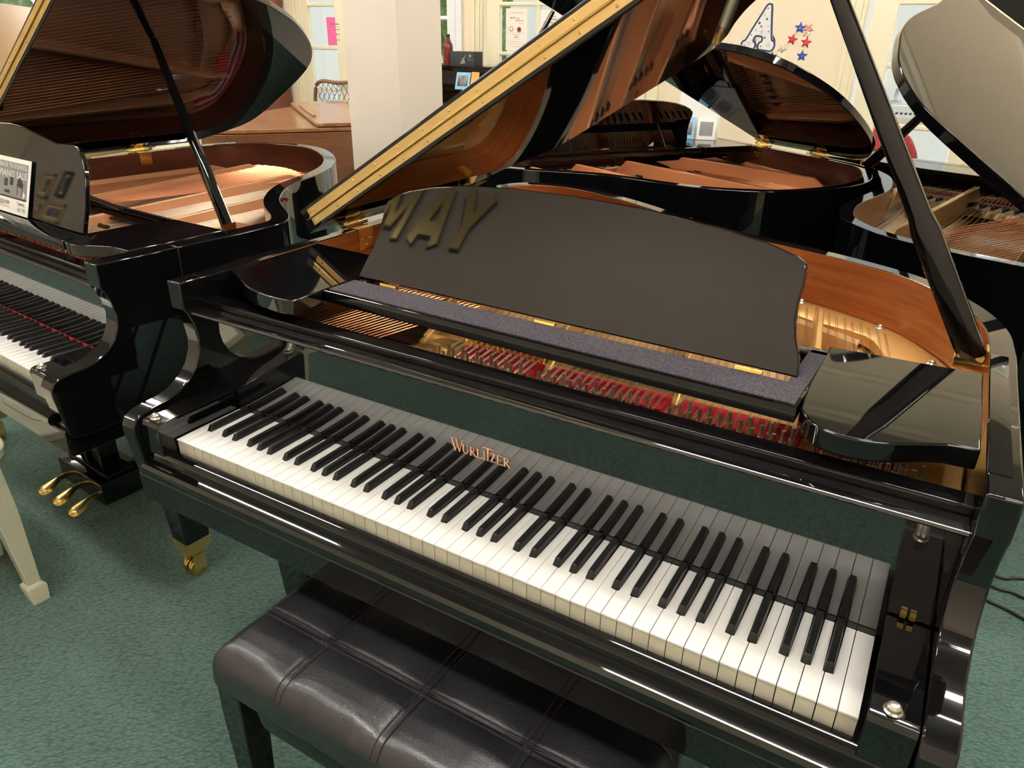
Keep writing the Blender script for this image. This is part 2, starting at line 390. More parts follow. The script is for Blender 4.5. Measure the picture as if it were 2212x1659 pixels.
# ------------------------------------------------------------------ keys
KW = .0235; G = .0005
NOTES = 'ABCDEFG'
BOFF = {'A': .0035, 'C': -.0028, 'D': .0028, 'F': -.0038, 'G': 0.0}
def white_mesh(note, kind=''):
    prev = NOTES[(NOTES.index(note)-1) % 7]
    lb = prev in BOFF and kind != 'A0'; rb = note in BOFF and kind != 'C8'
    hb = .0058+.0012
    l = (BOFF[prev]+hb) if lb else G
    r = (KW+BOFF[note]-hb) if rb else KW-G
    y1 = .0535
    P = [(G, 0), (KW-G, 0), (KW-G, y1)] + ([(r, y1)] if rb else []) + [(r, .151), (l, .151)] + ([(l, y1)] if lb else []) + [(G, y1)]
    Q = []
    for p in P:
        if not Q or (abs(p[0]-Q[-1][0])+abs(p[1]-Q[-1][1])) > 1e-6: Q.append(p)
    b = nb(); fs = pz(b, Q, .7225, .725, 0)
    top = max(fs[:2], key=lambda f: f.calc_center_median().z)
    bmesh.ops.bevel(b, geom=list(top.edges), offset=.0007, segments=2, profile=.6, affect='EDGES')
    box(b, G+.0002, KW-G-.0002, .0014, .051, .686, .7225, mi=1)
    box(b, min(l, r)+.0003, max(l, r)-.0003, .0514, .150, .69, .7223, mi=0)
    return mesh_of('white_key', b, [white_k, front_k], 40)
WM = {n: white_mesh(n) for n in NOTES}; WM['A0'] = white_mesh('A', 'A0'); WM['C8'] = white_mesh('C', 'C8')
b = nb()
lo = [(-.0058, .0545), (.0058, .0545), (.0058, .1505), (-.0058, .1505)]; hi = [(-.0043, .0600), (.0043, .0600), (.0044, .1505), (-.0044, .1505)]
fs = add(b, [(x, y, .716) for x, y in lo]+[(x, y, .7265) for x, y in lo]+[(x, y, .7365) for x, y in hi],
    [(3, 2, 1, 0), (0, 1, 5, 4), (1, 2, 6, 5), (2, 3, 7, 6), (3, 0, 4, 7), (4, 5, 9, 8), (5, 6, 10, 9), (6, 7, 11, 10), (7, 4, 8, 11), (8, 9, 10, 11)])
ed = [e for e in b.edges if min(v.co.z for v in e.verts) > .7364 or (abs(e.verts[0].co.z-e.verts[1].co.z) > .005 and max(v.co.z for v in e.verts) > .73 and min(v.co.y for v in e.verts) < .056)]
bmesh.ops.bevel(b, geom=ed, offset=.0017, segments=3, profile=.55, affect='EDGES')
BM = mesh_of('black_key', b, ebony, 50)
def keyboard(parent, dz, gap=0):
    for i in range(52):
        n = NOTES[i % 7]; me = WM['A0' if i == 0 else 'C8' if i == 51 else n]
        link('white_key', me, parent, (i*KW, 0, dz))
        if n in BOFF and i < 51: link('black_key', BM, parent, ((i+1)*KW+BOFF[n], 0, dz))

# letters from strokes -------------------------------------------------
def stroke(bm, p, q, wd, M, d=.0006, mi=0):
    dx, dy = q[0]-p[0], q[1]-p[1]; l = math.hypot(dx, dy) or 1; nx, ny = -dy/l*wd/2, dx/l*wd/2
    P = [(p[0]+nx, p[1]+ny), (q[0]+nx, q[1]+ny), (q[0]-nx, q[1]-ny), (p[0]-nx, p[1]-ny)]
    prism(bm, P, lambda a: M((a[0], a[1], 0)), lambda a: M((a[0], a[1], d)), mi)
def arc(bm, c, rx, ry, a0, a1, w0, w1, M, d=.0006, mi=0, n=8):
    for k in range(n):
        t0, t1 = R(a0+(a1-a0)*k/n), R(a0+(a1-a0)*(k+1)/n)
        wm = w0+(w1-w0)*abs(math.cos((t0+t1)/2))
        stroke(bm, (c[0]+rx*math.cos(t0), c[1]+ry*math.sin(t0)), (c[0]+rx*math.cos(t1), c[1]+ry*math.sin(t1)), wm, M, d, mi)
def serif_logo(bm, M):
    """WURLITZER in bracketed capitals; unit height 1 for small caps, W and T taller"""
    T, t, s = .17, .06, .32
    def sr(x, y, wd=s): stroke(bm, (x-wd/2, y), (x+wd/2, y), .06, M)
    x = 0
    # W
    for a, c, ww in (((0, 1.35), (.42, -.05), T), ((.42, -.05), (.72, 1.25), t), ((.55, 1.35), (.95, -.05), T), ((.95, -.05), (1.28, 1.35), t)): stroke(bm, a, c, ww, M)
    sr(0, 1.36, .36); sr(.55, 1.36, .34); sr(1.28, 1.36, .3)
    x = 1.42
    stroke(bm, (x, 1), (x, .3), T, M); stroke(bm, (x+.55, 1), (x+.55, .3), t, M); arc(bm, (x+.275, .3), .275, .3, 180, 360, .07, .12, M); sr(x, 1); sr(x+.55, 1, .24)
    def Rr(x, h=1):
        stroke(bm, (x, h), (x, 0), T, M); arc(bm, (x+.08, .74*h), .32, .26*h, -90, 90, .06, .14, M); stroke(bm, (x+.15, .48*h), (x+.58, -.04), T, M); sr(x, h, .3); sr(x, 0); sr(x+.62, -.03, .2)
    Rr(2.35)
    x = 3.2; stroke(bm, (x, 1), (x, 0), T, M); sr(x, 1); sr(x, 0); stroke(bm, (x, .03), (x+.5, .03), .07, M); stroke(bm, (x+.5, 0), (x+.5, .25), .06, M)
    x = 3.98; stroke(bm, (x, 1), (x, 0), T, M); sr(x, 1, .26); sr(x, 0)
    x = 4.42; stroke(bm, (x, 1.4), (x, 0), T, M); sr(x, 0); stroke(bm, (x-.62, 1.42), (x+.62, 1.42), .08, M); stroke(bm, (x-.6, 1.42), (x-.62, 1.2), .05, M); stroke(bm, (x+.6, 1.42), (x+.62, 1.2), .05, M)
    x = 4.72; stroke(bm, (x, 1), (x+.58, 1), .07, M); stroke(bm, (x, 0.02), (x+.6, .02), .07, M); stroke(bm, (x+.5, .98), (x+.08, .02), T, M); stroke(bm, (x, 1), (x, .8), .05, M); stroke(bm, (x+.6, 0), (x+.6, .22), .05, M)
    x = 5.6; stroke(bm, (x, 1), (x, 0), T, M); stroke(bm, (x-.1, 1), (x+.5, 1), .07, M); stroke(bm, (x-.1, 0), (x+.52, 0), .07, M); stroke(bm, (x, .52), (x+.34, .52), .06, M); stroke(bm, (x+.5, 1), (x+.5, .8), .05, M); stroke(bm, (x+.52, 0), (x+.52, .22), .05, M); stroke(bm, (x+.34, .62), (x+.34, .42), .05, M)
    Rr(6.4)

# ------------------------------------------------------------------ grand piano
def grand(label, T, rot, outline, lid, dz=0, m=.095, at=.037, body=blk, inner=mahog, plate=gold_plate, board=spruce, detail=2,
          desk=None, keys=True, prop=None, strings=True, group='grand pianos on the shop floor', shelf_rot=0, legs=True, casters=True, felt_strip=True, legx=(.09, 1.13), legy=.20, lyre=(.611, .40, .075)):
    t = thing('grand_piano', label, 'piano', (T[0], T[1], 0), rot, group)
    x0, x1 = -m, 1.222+m; xi0, xi1 = x0+at, x1-at
    W0 = lambda nm, bm, mt, par=t, **k: obj(nm, bm, mt, par, dz=dz if par is t else 0, **k)
    # rim
    out = catmull(outline, 5); inn = offset(out, at)
    n = len(out); zb, zt = .70, .998
    b = nb()
    ring = lambda P, z: [b.verts.new((p[0], p[1], z)) for p in P]
    ob, ot, it, ib = ring(out, zb), ring(out, zt), ring(inn, zt), ring(inn, zb)
    for i in range(n-1):
        for q, (a, c) in enumerate(((ob, ot), (ot, it), (it, ib), (ib, ob))):
            f = b.faces.new((a[i], a[i+1], c[i+1], c[i])); f.material_index = 1 if q == 2 else 0
    b.faces.new((ob[0], ot[0], it[0], ib[0])); b.faces.new((ob[-1], ib[-1], it[-1], ot[-1]))
    W0('rim', b, [body, inner], bev=.0025)
    # arms
    base = [(.105, .998), (.105, .944), (.112, .932), (.122, .906), (.126, .873), (.122, .849), (.109, .822), (.089, .802), (.061, .786), (.036, .779), (.004, .777), (-.022, .774), (-.038, .765), (-.046, .750), (-.046, .735), (-.034, .640), (-.026, .625), (.0, .62), (.301, .62), (.301, .998)]
    for a, c in ((x0, xi0), (xi1, x1)):
        b = nb(); px(b, base, a, c); W0('arm', b, body, bev=.003, ang=25)
    if detail == 2:
        for a, c in ((xi1+.002, xi1+.026), (x0+.012, xi0-.0005)):
            b = nb(); box(b, a, c, .157, .56, .995, .9992, b=.0006); W0('hinge_cap', b, body)
    # bottom board, beams, keybed
    b = nb(); P = inn[::4]; pz(b, [(p[0], p[1]) for p in P], .715, .73); W0('bottom_board', b, blk2)
    b = nb(); px(b, [(-.036, .645), (-.04, .64), (-.040, .585), (-.034, .577), (.30, .577), (.30, .645)], x0+.01, x1-.01); W0('keybed', b, body, bev=.002)
    b = nb(); box(b, xi0, xi1, -.01, .30, .645, .684); W0('key_frame', b, blk2)
    # keyslip
    b = nb(); px(b, [(-.003, .645), (-.003, .697), (-.006, .7005), (-.017, .7005), (-.0225, .698), (-.025, .691), (-.027, .678), (-.031, .676), (-.043, .674), (-.049, .669), (-.051, .661), (-.049, .653), (-.042, .648), (-.036, .6455)], xi0+.0005, xi1-.0005); W0('keyslip', b, body, ang=30)
    for a, c in ((xi0+.0005, -.0035), (1.222+.0045, xi1-.0005)):
        b = nb(); px(b, [(-.030, .698), (-.0315, .758), (-.027, .7655), (-.018, .768), (.149, .768), (.149, .698)], a, c); kb = W0('key_block', b, body, bev=.0015)
        b = nb(); cx = min(max((a+c)/2, -.03), 1.25); lathe(b, [(.0105, .768), (.0105, .7695), (.0085, .771), (.0078, .775), (.005, .778), (.0001, .779)], (cx, -.013, 0), 20); obj('thumb_screw', b, nickel, kb)
    # fallboard
    b = nb(); px(b, [(.152, .728), (.1515, .900), (.150, .916), (.146, .9215), (.124, .9285), (.119, .9305), (.1165, .9335), (.1175, .937), (.121, .9385), (.149, .9385), (.168, .929), (.168, .728)], xi0+.0005, xi1-.0005); fb = W0('fallboard', b, blk_fb if body is blk else body, ang=28)
    b = nb(); px(b, [(.1495, .93), (.1495, .950), (.152, .9525), (.184, .9525), (.1865, .950), (.1865, .872), (.172, .872), (.172, .93)], xi0, xi1); W0('stretcher', b, body, bev=.001)
    if detail == 2:
        b = nb(); H = .0163
        M = lambda p: (.5415+p[0]*.0163, .1513-p[2], .7985+p[1]*H)
        serif_logo(b, M); o = obj('maker_name', b, logo_m, fb)
        b = nb(); box(b, 1.240, 1.2475, .146, .1515, .772, .782, b=.0008); box(b, 1.251, 1.2585, .146, .1515, .772, .782, b=.0008); obj('lock_pin', b, brass, fb)
    if detail:
        b = nb(); box(b, .0, 1.222, .1503, .1522, .7262, .7345); W0('name_felt', b, red_felt if detail == 1 else blk2)
    if keys: keyboard(t, dz)
    # soundboard, plate
    inl = offset(out, at+.002)
    sb = [p for p in inl if p[1] > .29]
    b = nb(); pz(b, sb[::3]+[sb[-1]], .835, .843); W0('soundboard', b, board)
    b = nb(); px(b, [(.188, .86), (.188, .888), (.335, .888), (.345, .893), (.37, .893), (.38, .886), (.47, .886), (.48, .86)], xi0+.002, xi1-.002); W0('plate_web', b, plate, bev=.002)
    q = catmull(outline, 5); o1 = [p for p in offset(q, at+.003) if p[1] > .37]; o2 = [p for p in offset(q, at+.078) if p[1] > .37]
    # ring of the plate, between two offsets of the rim, sampled at equal fractions
    def resamp(P, k):
        L = [0]
        for i in range(1, len(P)): L.append(L[-1]+math.dist(P[i], P[i-1]))
        o = []; j = 0
        for i in range(k):
            s = L[-1]*i/(k-1)
            while j < len(L)-2 and L[j+1] < s: j += 1
            f = (s-L[j])/max(L[j+1]-L[j], 1e-9); o.append(tuple(P[j][c]+(P[j+1][c]-P[j][c])*f for c in (0, 1)))
        return o
    K = 70; A = resamp(o1, K)
    B = []
    for i, p in enumerate(A):
        a_, c_ = A[max(i-1, 0)], A[min(i+1, K-1)]; tx, ty = c_[0]-a_[0], c_[1]-a_[1]; l = math.hypot(tx, ty)
        wdt = .075+.012*math.sin(i*.9)
        B.append((p[0]+ty/l*wdt, p[1]-tx/l*wdt))
    b = nb(); v = [[b.verts.new((*p, z)) for p in P] for P, z in ((A, .860), (A, .882), ([(a[0]*.55+c[0]*.45, a[1]*.55+c[1]*.45) for a, c in zip(A, B)], .889), (B, .876), (B, .855))]
    for r_ in range(4):
        for i in range(K-1): b.faces.new((v[r_][i], v[r_][i+1], v[r_+1][i+1], v[r_+1][i]))
    W0('plate_flange', b, plate, ang=60)
    if detail == 2:
        for i in range(4, K-2, 5):
            a_, c_ = A[i], B[i]; pxx, pyy = a_[0]*.62+c_[0]*.38, a_[1]*.62+c_[1]*.38
            b = nb(); lathe(b, [(.0095, .886), (.0095, .8885), (.006, .891), (.006, .894), (.0035, .896)], (pxx, pyy, 0), 10); W0('plate_screw', b, nickel)
    if detail == 1:
        for (i0, i1, f0, f1, m_) in ((22, 34, .30, .42, red_felt), (22, 34, .48, .58, ink_g_), (22, 34, .64, .74, red_felt), (24, 33, .82, .95, ink_g_)):
            b = nb(); rows = [[b.verts.new((A[i][0]*(1-f)+B[i][0]*f, A[i][1]*(1-f)+B[i][1]*f, z)) for f, z in ((f0, .889), (f0, .8935), (f1, .8915), (f1, .884))] for i in range(i0, i1)]
            for i in range(len(rows)-1):
                for q_ in range(3): b.faces.new((rows[i][q_], rows[i+1][q_], rows[i+1][q_+1], rows[i][q_+1]))
            W0('stringing_felt', b, m_, ang=80)
    def yrim(x):
        c = [p[1] for p in A if abs(p[0]-x) < .03]; return max(c) if c else 1.0
    def strut(xa, ya, xb, yb, h=.935 if detail else .962, wd=.02 if detail else .026, zb_=.876):
        b = nb(); d = Vector((xb-xa, yb-ya)); L = d.length; d.normalize(); nn = Vector((-d.y, d.x))
        prof = [(0, zb_, .893), (.05, zb_, .90), (.12, zb_, h), (L-.16, zb_, h), (L-.06, zb_, .90), (L, zb_, .889)]
        rows = []
        for s, z0_, z1_ in prof:
            c = Vector((xa, ya))+d*s
            rows.append([b.verts.new((c.x+nn.x*k, c.y+nn.y*k, z)) for k, z in ((-wd/2, z0_), (wd/2, z0_), (wd*.32, z1_), (-wd*.32, z1_))])
        for i in range(len(rows)-1):
            for k in range(4): b.faces.new((rows[i][k], rows[i][(k+1) % 4], rows[i+1][(k+1) % 4], rows[i+1][k]))
        b.faces.new(rows[0]); b.faces.new(rows[-1][::-1]); W0('plate_strut', b, plate, bev=.003)
    S = [(.345, .10), (.62, .44), (.86, .72), (1.07, .97)]
    tops = []
    for xa, xb in S:
        yb = yrim(xb)-.02; tops.append((xa, xb, yb)); strut(xa, .33, xb, yb)
    strut(-.03, .36, .02, yrim(.02)-.08, .93)
    if detail == 2:
        # rounded gold web at the bass break, seen in front of the desk
        b = nb(); nn_ = 9
        rows = []
        for i in range(nn_):
            f = i/(nn_-1); xx = .345+.125*f; hh = .030*math.sin(PI*min(1, f*1.15))+.004
            rows.append([b.verts.new((xx+yy*.10, .202+yy, .889+hh*(1-(yy/.16)**2*.6))) for yy in (0, .03, .07, .11, .15)])
        for i in range(nn_-1):
            for k in range(4): b.faces.new((rows[i][k], rows[i+1][k], rows[i+1][k+1], rows[i][k+1]))
        W0('plate_hump', b, plate, ang=180)
    if strings:
        b = nb(); box(b, -.045, .335, .2, .30, .8885, .8915); W0('bass_bed', b, blk2)
        b = nb(); box(b, xi0+.01, .34, .30, .42, .8935, .8955); W0('bass_bed', b, blk2)
        # bass strings: copper wound, crossing over towards the treble side
        nbs = 30
        for i in range(nbs):
            f = i/(nbs-1); xa, ya = -.035+.335*f, .245+.055*f*0; xb = .10+.42*f; yb = yrim(xb)-.10
            P = [Vector((xa, ya, .915)), Vector((xb, yb, .918))]
            b = nb(); tube(b, P, .0019 if i < 12 else .0015, 5, cap=False); W0('bass_string', b, copper)
        b = nb()
        secs = [(.435, .605, .14, .40), (.64, .845, .47, .68), (.88, 1.055, .75, .95), (1.09, 1.20, 1.0, 1.12)]
        for (a0, a1, b0, b1) in secs:
            nn2 = int((a1-a0)/.0125)
            for i in range(nn2):
                f = i/(nn2-1); xb = b0+(b1-b0)*f; yb = yrim(xb)-.075; xa = a0+(a1-a0)*f
                for dd in (-.0016, .0016): tube(b, [(xa+dd, .236+.017*(i % 3), .906), (xa+dd+.0, .355, .912), (xb+dd, yb, .895)], .0006, 4, cap=False)
        W0('treble_string_set', b, steel, stuff=True)
        for (a0, a1, b0, b1) in secs:
            b = nb(); box(b, a0-.008, a1+.008, .287, .345, .889, .901, b=.002); W0('string_felt', b, red_felt)
        # dampers and bridge
        b = nb()
        for k in range(62) if detail else range(0, 62, 2):
            xx = .05+.0185*k; box(b, xx-.006, xx+.006, .535, .57, .922, .948)
            box(b, xx-.004, xx+.004, .52, .58, .916, .922)
        if not detail:
            for v in b.verts: v.co.z = .905+(v.co.z-.905)*.35
        W0('damper_set', b, damper, stuff=True)
        b = nb(); br = [(x_, yrim(x_)-.17-.02*math.sin(x_*6)) for x_ in [.12+.04*k for k in range(25)]]
        pz(b, br+[(p[0], p[1]-.03) for p in br[::-1]], .843, .893); W0('bridge', b, board)
        b = nb()
        for (xa, xb, yb) in tops[:-1]:
            box(b, xb+.03, xb+.12, yb-.10, yb-.045, .893, .899)
        W0('listing_felt', b, red_felt)
    if detail >= 1:
        # tuning pins
        b = nb(); tube(b, [(0, 0, .886), (0, .004, .930)], [.0034, .0034], 8)
        tube(b, [(0, .0008, .894), (0, .0022, .912)], .0046, 8)
        pm = mesh_of('tuning_pin', b, nickel if detail == 2 else copper)
        k = 0
        for (a0, a1) in ((.435, .605), (.64, .845), (.88, 1.055), (1.09, 1.225)):
            nn3 = int((a1-a0)/.0093)
            for i in range(nn3):
                xx = a0+(a1-a0)*i/(nn3-1); r_ = i % 3
                link('tuning_pin', pm, t, (xx, .232+.017*r_+.012*(xx > .85), dz))
        for i in range(22):
            link('tuning_pin', pm, t, (.03+.0118*i, .196+.014*(i % 2), dz-.016))
        if detail == 2:
            # agraffes at the tenor section
            b = nb(); tube(b, [(0, 0, .888), (0, 0, .905)], .0038, 8); box(b, -.0042, .0042, -.0022, .0022, .903, .912, b=.0006)
            am = mesh_of('agraffe', b, brass)
            for i in range(14): link('agraffe', am, t, (.44+.0125*i, .353-.0, dz))
    # music shelf and desk
    if desk is not None:
        dx = desk.get('dx', 0.0); ang = desk.get('tilt', 25); xc = .6275+dx; hw = desk.get('hw', .4165)
        sr = R(shelf_rot); y0s = desk.get('ys', .214)
        Sx = lambda p: (xc+(p[0]-xc)*math.cos(sr)-(p[1]-.25)*math.sin(sr), .25+(p[0]-xc)*math.sin(sr)+(p[1]-.25)*math.cos(sr), p[2])
        b = nb(); a0, a1 = xc-hw-.01, xc+hw+.02
        box(b, a0, a1, y0s, y0s+.078, .976, .9985, b=.0025, M=None)
        box(b, a0, a0+.03, y0s+.07, .44, .976, .998, b=.002); box(b, a1-.03, a1, y0s+.07, .44, .976, .998, b=.002); box(b, a0, a1, .42, .445, .976, .998, b=.002)
        for v in b.verts: v.co = Sx(v.co)
        ms = W0('music_shelf', b, body)
        if felt_strip:
            b = nb(); box(b, a0+.008, a1-.005, y0s+.007, .289, .998, 1.001, b=.001); box(b, a1-.03, a1-.004, .289, .42, .998, 1.0005, b=.001)
            for v in b.verts: v.co = Sx(v.co)
            obj('felt_runner', b, pfelt, ms)
        for xx in (xc-hw+.07, xc, xc+hw-.07):
            b = nb(); box(b, xx-.02, xx+.02, .300, .312, .990, .9965); tube(b, [(xx-.02, .306, .997), (xx+.02, .306, .997)], .003, 8)
            for v in b.verts: v.co = Sx(v.co)
            obj('desk_hinge', b, brass, ms)
        prof = desk.get('prof')
        P = [(p[0], max(p[1], 0)) for p in prof]
        ta = R(ang)
        by = desk.get('by', .309)
        def Mk(d): return lambda p: Sx((xc+p[0], by+p[1]*math.sin(ta)+d*math.cos(ta), 1.001+p[1]*math.cos(ta)-d*math.sin(ta)))
        b = nb(); prism(b, P, Mk(0), Mk(.013)); md = W0('music_desk', b, body, bev=.0022, ang=25)
        for sgn in (-1, 1):
            b = nb()
            p0 = Sx((xc+sgn*hw*.55, by+.10*math.sin(ta)+.013, 1.0+.10*math.cos(ta))); p1 = Sx((xc+sgn*hw*.55, .43, .999))
            tube(b, [p0, p1], .006, 8)
            obj('desk_stay', b, blk2, md)
        # side tables
        SR = [(xi1-.006, .209), (1.24, .204), (1.216, .191), (1.177, .168), (1.142, .157), (1.11, .159), (1.085, .176), (a1+.003, .206), (a1-.003, .30), (a1-.002, .456), (xi1-.006, .468)]
        SRc = [SR[0]]+catmull(SR[1:8], 5)+SR[8:]
        b = nb(); pz(b, SRc, .970, .9985); W0('side_table', b, body, bev=.0025)
        xL = a0-.003
        SL = [(xi0+.006, .226), (.0, .199), (.03, .181), (.065, .163), (.112, .150), (.165, .144), (xL, .150)]
        b = nb(); pz(b, [SL[0]]+catmull(SL[1:], 5)+[(xL, .456), (xi0+.006, .468)], .970, .9985); W0('side_table', b, body, bev=.0025)
    # lid -------------------------------------------------------------
    if lid:
        fm_ = lid.get('flap', 'folded') if not lid.get('ledge') else 'flat'
        th = R(lid['ang']); hx, hz = x0+.004, 1.006+lid.get('lift', 0.005)
        LT = .0255 if fm_ != 'flat' else .019
        def LP(u, v, nrm): return (hx+u*math.cos(th)-nrm*math.sin(th), v, hz+u*math.sin(th)+nrm*math.cos(th))
        fr = lid['front']; um = lid['umax']
        P = [(0, fr), (um, fr)]+catmull(lid['curve'], 5)
        b = nb(); prism(b, P, lambda p: LP(p[0], p[1], .0), lambda p: LP(p[0], p[1], LT)); ld = W0('lid', b, lid.get('mat', body), bev=.003, ang=25)
        fm = lid.get('flap', 'folded')
        if fm == 'folded':
            fu = um-.0
            FP = [(.004, fr), (fu, fr)]+catmull([(fu, fr+.15), (fu-.015, fr+.30), (fu-.06, fr+.365), (fu-.14, fr+.38)], 4)+[(.03, fr+.38), (.004, fr+.35)]
            g = .0045
            b = nb(); prism(b, FP, lambda p: LP(p[0], p[1], LT+g), lambda p: LP(p[0], p[1], 2*LT+g)); lf = W0('lid_flap', b, lid.get('mat', body), bev=.003, ang=25)
            if lid.get('ledge'):
                b = nb(); prism(b, [(.35, fr+.355), (1.0, fr+.355), (1.0, fr+.335), (.35, fr+.335)], lambda p: LP(p[0], p[1], 2*LT+g), lambda p: LP(p[0], p[1], 2*LT+g+.012)); obj('music_ledge', b, lid['mat'], lf, bev=.003)
            if detail >= 1:
                b = nb()
                for n0, n1 in ((.0085, LT-.0005), (LT+g+.0005, 2*LT+g-.0085)):
                    prism(b, [(.03, n0), (um-.03, n0), (um-.03, n1), (.03, n1)], lambda p: LP(p[0], fr-.0003, p[1]), lambda p: LP(p[0], fr-.0018, p[1]))
                hg = W0('piano_hinge', b, brass_s, bev=.0004)
                b = nb(); tube(b, [LP(.03, fr-.0025, LT+g/2), LP(um-.03, fr-.0025, LT+g/2)], .0032, 10); obj('hinge_barrel', b, brass, hg)
                b = nb(); lathe(b, [(.0001, .0), (.0026, .0001), (.0026, -.0004), (.0018, -.0012), (.0001, -.0014)], (0, 0, 0), 10, ax='y')
                sm = mesh_of('screw', b, brass)
                us = [.036, .048]+[.048+.075*k for k in range(1, int((um-.1)/.075))]
                for u in us:
                    for nn_ in ((.0085+LT)/2-.001, LT+g+LT/2-.0035):
                        p = LP(u, fr-.0018, nn_); link('screw', sm, hg, p)
        elif fm == 'open':
            t2 = R(-14)
            def FPp(u, w_, nrm): return LP(u, fr-w_*math.cos(t2), nrm+w_*math.sin(-t2))
            b = nb(); prism(b, [(.004, .006), (um, .006), (um-.02, .36), (.004, .36)], lambda p: FPp(p[0], p[1], 0), lambda p: FPp(p[0], p[1], LT)); W0('lid_flap', b, lid.get('mat', body), bev=.003)
            b = nb(); tube(b, [LP(.02, fr-.003, LT), LP(um-.02, fr-.003, LT)], .003, 8); W0('piano_hinge', b, brass)
        # butt hinges on the spine
        for hv in lid.get('hinges', ()):
            b = nb(); xh = hx
            box(b, xi0-.0002, xi0+.0016, hv-.026, hv+.026, .945, .9985, b=.0006); box(b, x0+.004, xi0+.0012, hv-.026, hv+.026, .9982, .9998)
            for yy, zz in ((-.013, .972), (.013, .972), (0, .958)): lathe(b, [(.003, 0), (.003, .0015), (.0015, .0025)], (xi0+.0014, hv+yy, zz), 8, ax='x')
            hh = W0('lid_hinge', b, brass)
            b = nb(); tube(b, [(hx-.001, hv-.045, 1.0035), (hx-.001, hv+.045, 1.0035)], .0042, 10)
            prism(b, [(.0, hv-.026), (.05, hv-.026), (.05, hv+.026), (.0, hv+.026)], lambda p: LP(p[0], p[1], -.0015), lambda p: LP(p[0], p[1], .0002))
            tube(b, [LP(.0, hv-.052, -.003), LP(.0, hv-.045, -.003)], .0055, 10)
            obj('hinge_leaf', b, brass, hh)
    if prop:
        p0 = Vector(prop['base']); u, v = prop['top']; p1 = Vector(LP(u, v, -.004))
        b = nb(); d = p1-p0; L = d.length; d.normalize(); sdv = d.cross(Vector((0, 1, 0))).normalized(); nn_ = d.cross(sdv)
        hw = prop.get('w', .020)
        st = [(0, .9), (.03, 1.0), (.30, 1.0), (.34, .8), (.75, .62), (.97, .5), (1, .42)]
        rows = []
        for s, k in st:
            c = p0+d*L*s; a_, c_ = hw*k, .013*(.6+.4*k)
            ring_ = []
            for q in range(12):
                an = 2*PI*q/12; cs, sn = math.cos(an), math.sin(an)
                ring_.append(b.verts.new(c+sdv*a_*math.copysign(abs(cs)**.6, cs)+nn_*c_*math.copysign(abs(sn)**.6, sn)))
            rows.append(ring_)
        for i in range(len(rows)-1):
            for q in range(12): b.faces.new((rows[i][q], rows[i][(q+1) % 12], rows[i+1][(q+1) % 12], rows[i+1][q]))
        b.faces.new(rows[0][::-1]); b.faces.new(rows[-1]); pr_ = W0('lid_prop', b, body, ang=40)
        b = nb(); box(b, p0.x-.026, p0.x+.026, p0.y-.03, p0.y+.012, p0.z-.012, p0.z-.002, b=.0015); box(b, p0.x+.015, p0.x+.020, p0.y-.026, p0.y+.01, p0.z-.01, p0.z+.022, b=.001); obj('prop_plate', b, brass, pr_)
    # legs, casters, lyra
    if legs:
        lx0, lx1 = legx
        ty = sum(p[1] for p in out)/len(out); ty = max(p[1] for p in out)-.25; tx = [p[0] for p in out if p[1] > max(q[1] for q in out)-.01][0]
        for (lx, ly) in ((lx0, legy), (lx1, legy), (tx, ty)):
            zt_ = .60+dz if ly < .3 else .716+dz
            b = nb()
            rows = []
            for z, h in ((zt_, .062), (zt_-.07, .062), (zt_-.085, .056), (.125, .036)):
                rows.append([b.verts.new((lx+sx*h, ly+sy*h, z)) for sx, sy in ((-1, -1), (1, -1), (1, 1), (-1, 1))])
            for i in range(3):
                for q in range(4): b.faces.new((rows[i][q], rows[i][(q+1) % 4], rows[i+1][(q+1) % 4], rows[i+1][q]))
            b.faces.new(rows[0]); b.faces.new(rows[-1][::-1]); lg = obj('leg', b, body, t, bev=.003)
            if casters:
                b = nb(); rr = []
                for z, h in ((.127, .0375), (.090, .034), (.086, .028)): rr.append([b.verts.new((lx+sx*h, ly+sy*h, z)) for sx, sy in ((-1, -1), (1, -1), (1, 1), (-1, 1))])
                for i in range(2):
                    for q in range(4): b.faces.new((rr[i][q], rr[i][(q+1) % 4], rr[i+1][(q+1) % 4], rr[i+1][q]))
                b.faces.new(rr[0]); b.faces.new(rr[-1][::-1])
                tube(b, [(lx, ly, .09), (lx, ly, .066)], .016, 12)
                box(b, lx-.026, lx-.022, ly-.02, ly+.016, .022, .070, b=.001); box(b, lx+.022, lx+.026, ly-.02, ly+.016, .022, .070, b=.001); box(b, lx-.026, lx+.026, ly-.014, ly+.014, .066, .072, b=.001)
                ca = obj('caster', b, brass_s, lg)
                for s_ in (-.012, .012):
                    b = nb(); lathe(b, [(.010, -.009), (.025, -.009), (.0265, -.005), (.0265, .005), (.025, .009), (.010, .009)], (lx+s_, ly-.006, .0265), 24, ax='x'); 
                    w_ = obj('caster_wheel', b, brass, lg)
        # pedal lyre
        LX_, ly_y, psp = lyre; bz = .045
        b = nb()
        for sx in (-.075, .025): box(b, LX_+sx, LX_+sx+.05, ly_y-.03, ly_y+.03, .10, .70+dz, b=.003)
        box(b, LX_-.14, LX_+.14, ly_y-.075, ly_y+.075, bz, .125, b=.004); box(b, LX_-.13, LX_+.13, ly_y-.045, ly_y+.045, .122, .137, b=.004)
        lr = obj('pedal_lyre', b, body, t)
        b = nb(); tube(b, [(LX_-.09, ly_y+.06, .12), (LX_-.09, ly_y+.38, .70+dz)], .007, 8); tube(b, [(LX_+.09, ly_y+.06, .12), (LX_+.09, ly_y+.38, .70+dz)], .007, 8); tube(b, [(LX_, ly_y+.01, .12), (LX_, ly_y+.01, .70+dz)], .0035, 8); obj('lyre_rod', b, blk2, lr)
